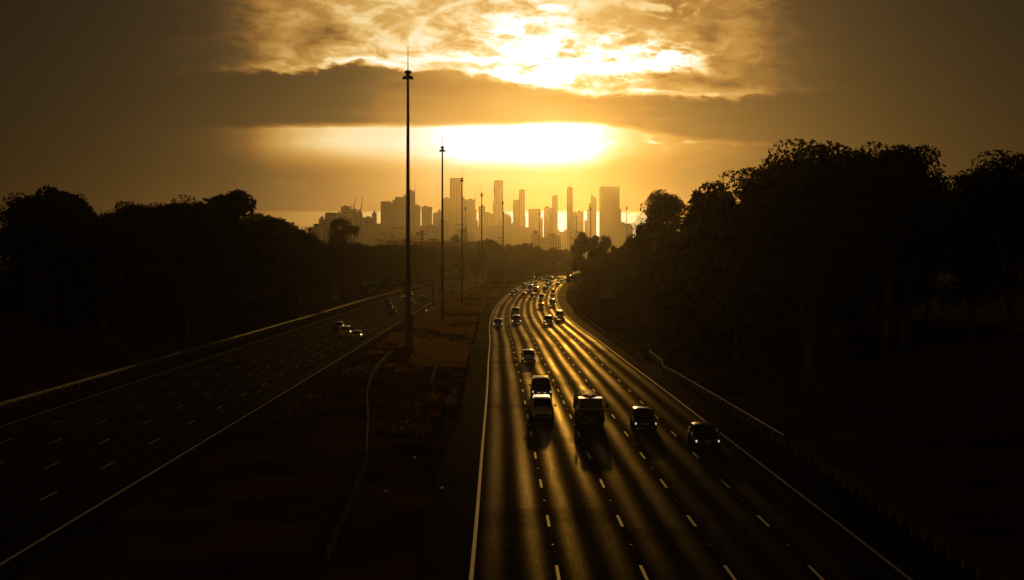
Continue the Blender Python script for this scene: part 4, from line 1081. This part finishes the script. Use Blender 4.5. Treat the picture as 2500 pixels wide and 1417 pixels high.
# named trees
tree_px('g1', 1622, 468, 285, 'big eucalyptus with rounded crown and light showing through, right of the masts', wpx=125)
tree_px('g2', 1716, 476, 262, 'tall eucalyptus at the right, partly behind the big rounded one', wpx=95)
tree_px('g3', 1562, 533, 300, 'lower eucalyptus on the left shoulder of the big rounded one', wpx=62)
tree_px('b1', 1420, 569, 560, 'dark round-topped tree against the slim towers', wpx=72)
tree_px('b2', 1457, 575, 520, 'dark tree in front of the bright gap beside the widest tower', wpx=60)
tree_px('b3', 1487, 579, 500, 'pointed dark tree left of the light mast', wpx=58)
tree_px('b1', 1530, 588, 430, 'dark tree filling the dip before the big eucalypt', wpx=70)
tree_px('p1', 828, 534, 640, 'flat-topped umbrella pine, upper of the pair on the left', wpx=56)
tree_px('p1', 858, 550, 600, 'umbrella pine with spreading bare limbs, lower right of the pair', wpx=44)
tree_px('b2', 826, 558, 560, 'dense round tree in front of the umbrella pines', wpx=62)
tree_px('b3', 868, 592, 640, 'low round tree at the right foot of the umbrella pines', wpx=50)
tree_px('b3', 1180, 584, 900, 'round tree crossed by the fourth mast', sx=.8)
tree_px('b1', 1204, 586, 920, 'round tree just right of the fourth mast', sx=.8)
tree_px('b2', 1290, 594, 900, 'lacy round tree at the right end of the central tree line', sx=.7)
tree_px('b1', 1250, 597, 880, 'low rounded tree right of the fifth mast', sx=.8)
tree_px('b2', 1346, 606, 1000, 'loose scrubby tree with bright gaps before the banded block', sx=.9)
rnd = random.Random(99)
GR, GL, GC = 'tree belt on the right bank', 'tree belt beyond the outbound road', 'tree line across the horizon'
LR, LL_, LC = 'dark leafy tree in the dense belt on the right bank', 'dark leafy tree in the belt beyond the outbound road', 'hazy dark tree in the line across the end of the freeway'
def belt_label(k, row, y, right):
    a = 'tall open-crowned eucalypt' if k[0] == 'g' else 'rounded leafy tree'
    b = ('front row', 'second row', 'back row')[row]
    if right: c = 'of right bank, ' + ('next to the kinked bright guardrail' if y < 200 else 'short of the electronic sign' if y < 300 else 'behind the electronic sign' if y < 400 else 'below the big rounded eucalyptus' if y < 520 else 'beside the bend full of queued cars' if y < 680 else 'where the queue disappears')
    else: c = 'of left belt, ' + ('nearest the camera' if y < 290 else 'before the green sign gantry' if y < 400 else 'level with the green sign gantry' if y < 500 else 'just past the green sign gantry' if y < 640 else 'at the far end of the outbound road')
    return a + ', ' + b + ' ' + c
# right bank: belts of increasing depth
y = 150
while y < 900:
    e = CR(y)
    for row in range(3):
        x = e + 25 + row * 11 + rnd.uniform(-3, 3)
        pxx = 1250 + x / y * FPX
        if pxx > 2750 or pxx < 1385: continue
        hmax = 26
        if 1385 <= pxx < 1500: hmax = zy(590, y) - zt(y)
        elif pxx < 1560: hmax = zy(560 + rnd.uniform(0, 40), y) - zt(y)
        elif pxx < 1722: hmax = zy(555 + rnd.uniform(0, 40), y) - zt(y)
        elif pxx < 1790: hmax = zy(500 + rnd.uniform(-20, 30), y) - zt(y)
        elif pxx < 1900: hmax = zy(450 + rnd.uniform(-20, 40), y) - zt(y)
        h = min(hmax, rnd.uniform(11, 16) if pxx < 1722 else rnd.uniform(20, 27))
        k = rnd.choice(('b1', 'b2', 'b3')) if h < 15 else rnd.choice(('g1', 'g2', 'g3', 'b2'))
        plant(k, x, y + rnd.uniform(-4, 4), max(5, h - bank(x, y)), belt_label(k, row, y, 1), GR, rnd.uniform(.9, 1.2) * (1.25 if h < 9 else 1))
    y += 13 if y < 320 else (20 if y < 560 else 30)
# left belt
y = 230
while y < 900:
    e = CL(y)
    for row in range(3):
        x = e - 22 - row * 12 + rnd.uniform(-3, 3); pxx = 1250 + x / y * FPX
        if pxx < -250 or pxx > 1165: continue
        if pxx < 560: hm = rnd.uniform(19, 26)
        elif pxx < 778: hm = zy(rnd.uniform(500, 560) if pxx < 640 else (530 + (pxx - 640) * .45 + rnd.uniform(-8, 8)), y) - zt(y)
        elif pxx < 880: hm = zy(rnd.uniform(590, 615), y) - zt(y)
        else: hm = zy(rnd.uniform(598, 612), y) - zt(y)
        h = min(hm, 26); k = rnd.choice(('b1', 'b2', 'b3')) if h < 15 else rnd.choice(('g1', 'g2', 'g3', 'b1'))
        plant(k, x, y + rnd.uniform(-4, 4), max(4, h - bank(x, y)), belt_label(k, row, y, 0), GL, min(1.6, rnd.uniform(.9, 1.25) * (1.4 if h < 9 else 1)))
    y += 16 if y < 420 else 26
# centre line, seen between the two roads
for i in range(34):
    x = 1125 + i * 8.2 + rnd.uniform(-3, 3); d = rnd.uniform(860, 1040)
    yt = rnd.uniform(596, 607) if x < 1310 else rnd.uniform(607, 616); LC = 'hazy dark tree closing the view ' + ('behind the fourth and fifth masts' if x < 1240 else 'above the middle of the traffic' if x < 1330 else 'above the right-hand end of the traffic')
    if abs(px(x, d) - CL(d)) < 13 and d < 960: d = 1010
    if abs(px(x, d) - CR(d)) < 14: d = 1090
    tree_px(rnd.choice(('b1', 'b2', 'b3')), x, yt, d, LC, GC, rnd.uniform(.9, 1.3))
for i in range(22):
    x = 900 + i * 14 + rnd.uniform(-5, 5); d = rnd.uniform(960, 1090); LC = 'hazy dark tree before the warehouses ' + ('left of the tallest mast' if x < 990 else 'between first and second masts' if x < 1080 else 'right of the second mast')
    tree_px(rnd.choice(('b1', 'b2', 'b3')), x, rnd.uniform(600, 612), d, LC, GC, rnd.uniform(1., 1.4))
for i, (x, yb, H) in enumerate(((1199, 694, 5), (1208, 690, 6.5), (1218, 693, 6), (1228, 688, 7), (1239, 686, 6), (1250, 684, 7), (1262, 680, 7), (1276, 676, 7.5), (1290, 674, 8), (1304, 671, 8), (1215, 684, 7), (1236, 678, 8), (1258, 672, 8))):
    X0, Y0 = G(x, yb); plant(rnd.choice(('b1', 'b2', 'b3')), X0, Y0, H, 'low dark tree in the clump between the two far roads', 'clump between the two far roads', 1.25)
# median shrubs
for x, yb, H in ((1083, 971, 1.0), (1092, 1025, 1.1), (1068, 1050, 1.0)):
    X0, Y0 = G(x, yb)
    plant('s1', X0, Y0, H, {971: 'small dark shrub in the near median, furthest of three', 1025: 'small dark shrub in the near median, closest to the road shoulder', 1050: 'small dark shrub in the near median, lowest of three'}[yb], cat='shrub')
for i in range(40):
    y = 140 + i * 8 + rnd.uniform(-3, 3); plant('s2', CR(y) + 15.5 + rnd.uniform(.5, 5) + (2 if y < 210 else 0), y, rnd.uniform(1., 2.4), 'low scrubby bush behind the right-hand guardrail', 'scrub behind the right-hand guardrail', cat='shrub')
for i in range(36):
    y = 240 + i * 9 + rnd.uniform(-3, 3); plant('s1', CL(y) - 15 - rnd.uniform(.5, 4), y, rnd.uniform(1., 2.6), 'low scrubby bush behind the left-hand guardrail', 'scrub behind the left-hand guardrail', cat='shrub')

# dry grass in the median
rnd = random.Random(5); mb = MB()
import mathutils.noise as mn
n = 0; tries = 0
while n < 110000 and tries < 1500000:
    tries += 1
    Y = 75 + (rnd.random() ** .8) * 560
    a, b = CL(Y) + 11.3, CR(Y) - 11.6
    x = rnd.uniform(a, b)
    dens = mn.noise(Vector((x * .10, Y * .035, 1.3))) + .5 * mn.noise(Vector((x * .4, Y * .15, 7)))
    if dens < rnd.uniform(-.25, .45): continue
    h = rnd.uniform(.12, .42) * (1 + dens); w = rnd.uniform(.010, .022) * (1 + Y / 130)
    if Y < 200 and rnd.random() > max(0, (Y - 100) / 90): continue
    h *= min(1, .45 + Y / 350)
    ang = rnd.uniform(0, 3.14); lx, ly = rnd.gauss(0, .12), rnd.gauss(0, .12); z = zrow(Y); i0 = len(mb.v); c, s = math.cos(ang) * w, math.sin(ang) * w
    mb.v += [(x - c, Y - s, z), (x + c, Y + s, z), (x + lx + c * .2, Y + ly + s * .2, z + h)]; mb.f.append((i0, i0 + 1, i0 + 2)); n += 1
gr = mb.build('dry_grass', M['drygrass']); tag(gr, 'dry golden grass growing in the median between the roads', 'grass', kind='stuff')
# scraps of litter
for x, yb, lab in ((1013, 1118, 'pale scrap of litter lying in the near median grass'), (942, 1201, 'white round scrap of litter in the dark median'), (1079, 1193, 'bright scrap of litter at the edge of the road shoulder')):
    X0, Y0 = G(x, yb); o = MB().box(-.16, .16, -.1, .1, .0, .06, .04, .03).build('litter', M['white'], bevel=.01); o.location = (X0, Y0, .02); o.rotation_euler.z = x; tag(o, lab, 'litter')

# ------------------------------------------------------------------ haze
hz = MB().box(-3800, 3800, -120, 8400, -1.2, 356).build('haze', None); tag(hz, 'warm haze in the air', 'haze', kind='stuff')
hm = bpy.data.materials.new('haze'); hm.use_nodes = True; hn = hm.node_tree; hn.nodes.clear()
ho = hn.nodes.new('ShaderNodeOutputMaterial'); pv = hn.nodes.new('ShaderNodeVolumePrincipled')
pv.inputs['Color'].default_value = (1, .94, .88, 1); pv.inputs['Density'].default_value = 0.39e-4; pv.inputs['Anisotropy'].default_value = .90
hn.links.new(pv.outputs[0], ho.inputs['Volume']); hz.data.materials.append(hm)
hm.volume_intersection_method = 'FAST' if hasattr(hm, 'volume_intersection_method') else None
hz.visible_shadow = True
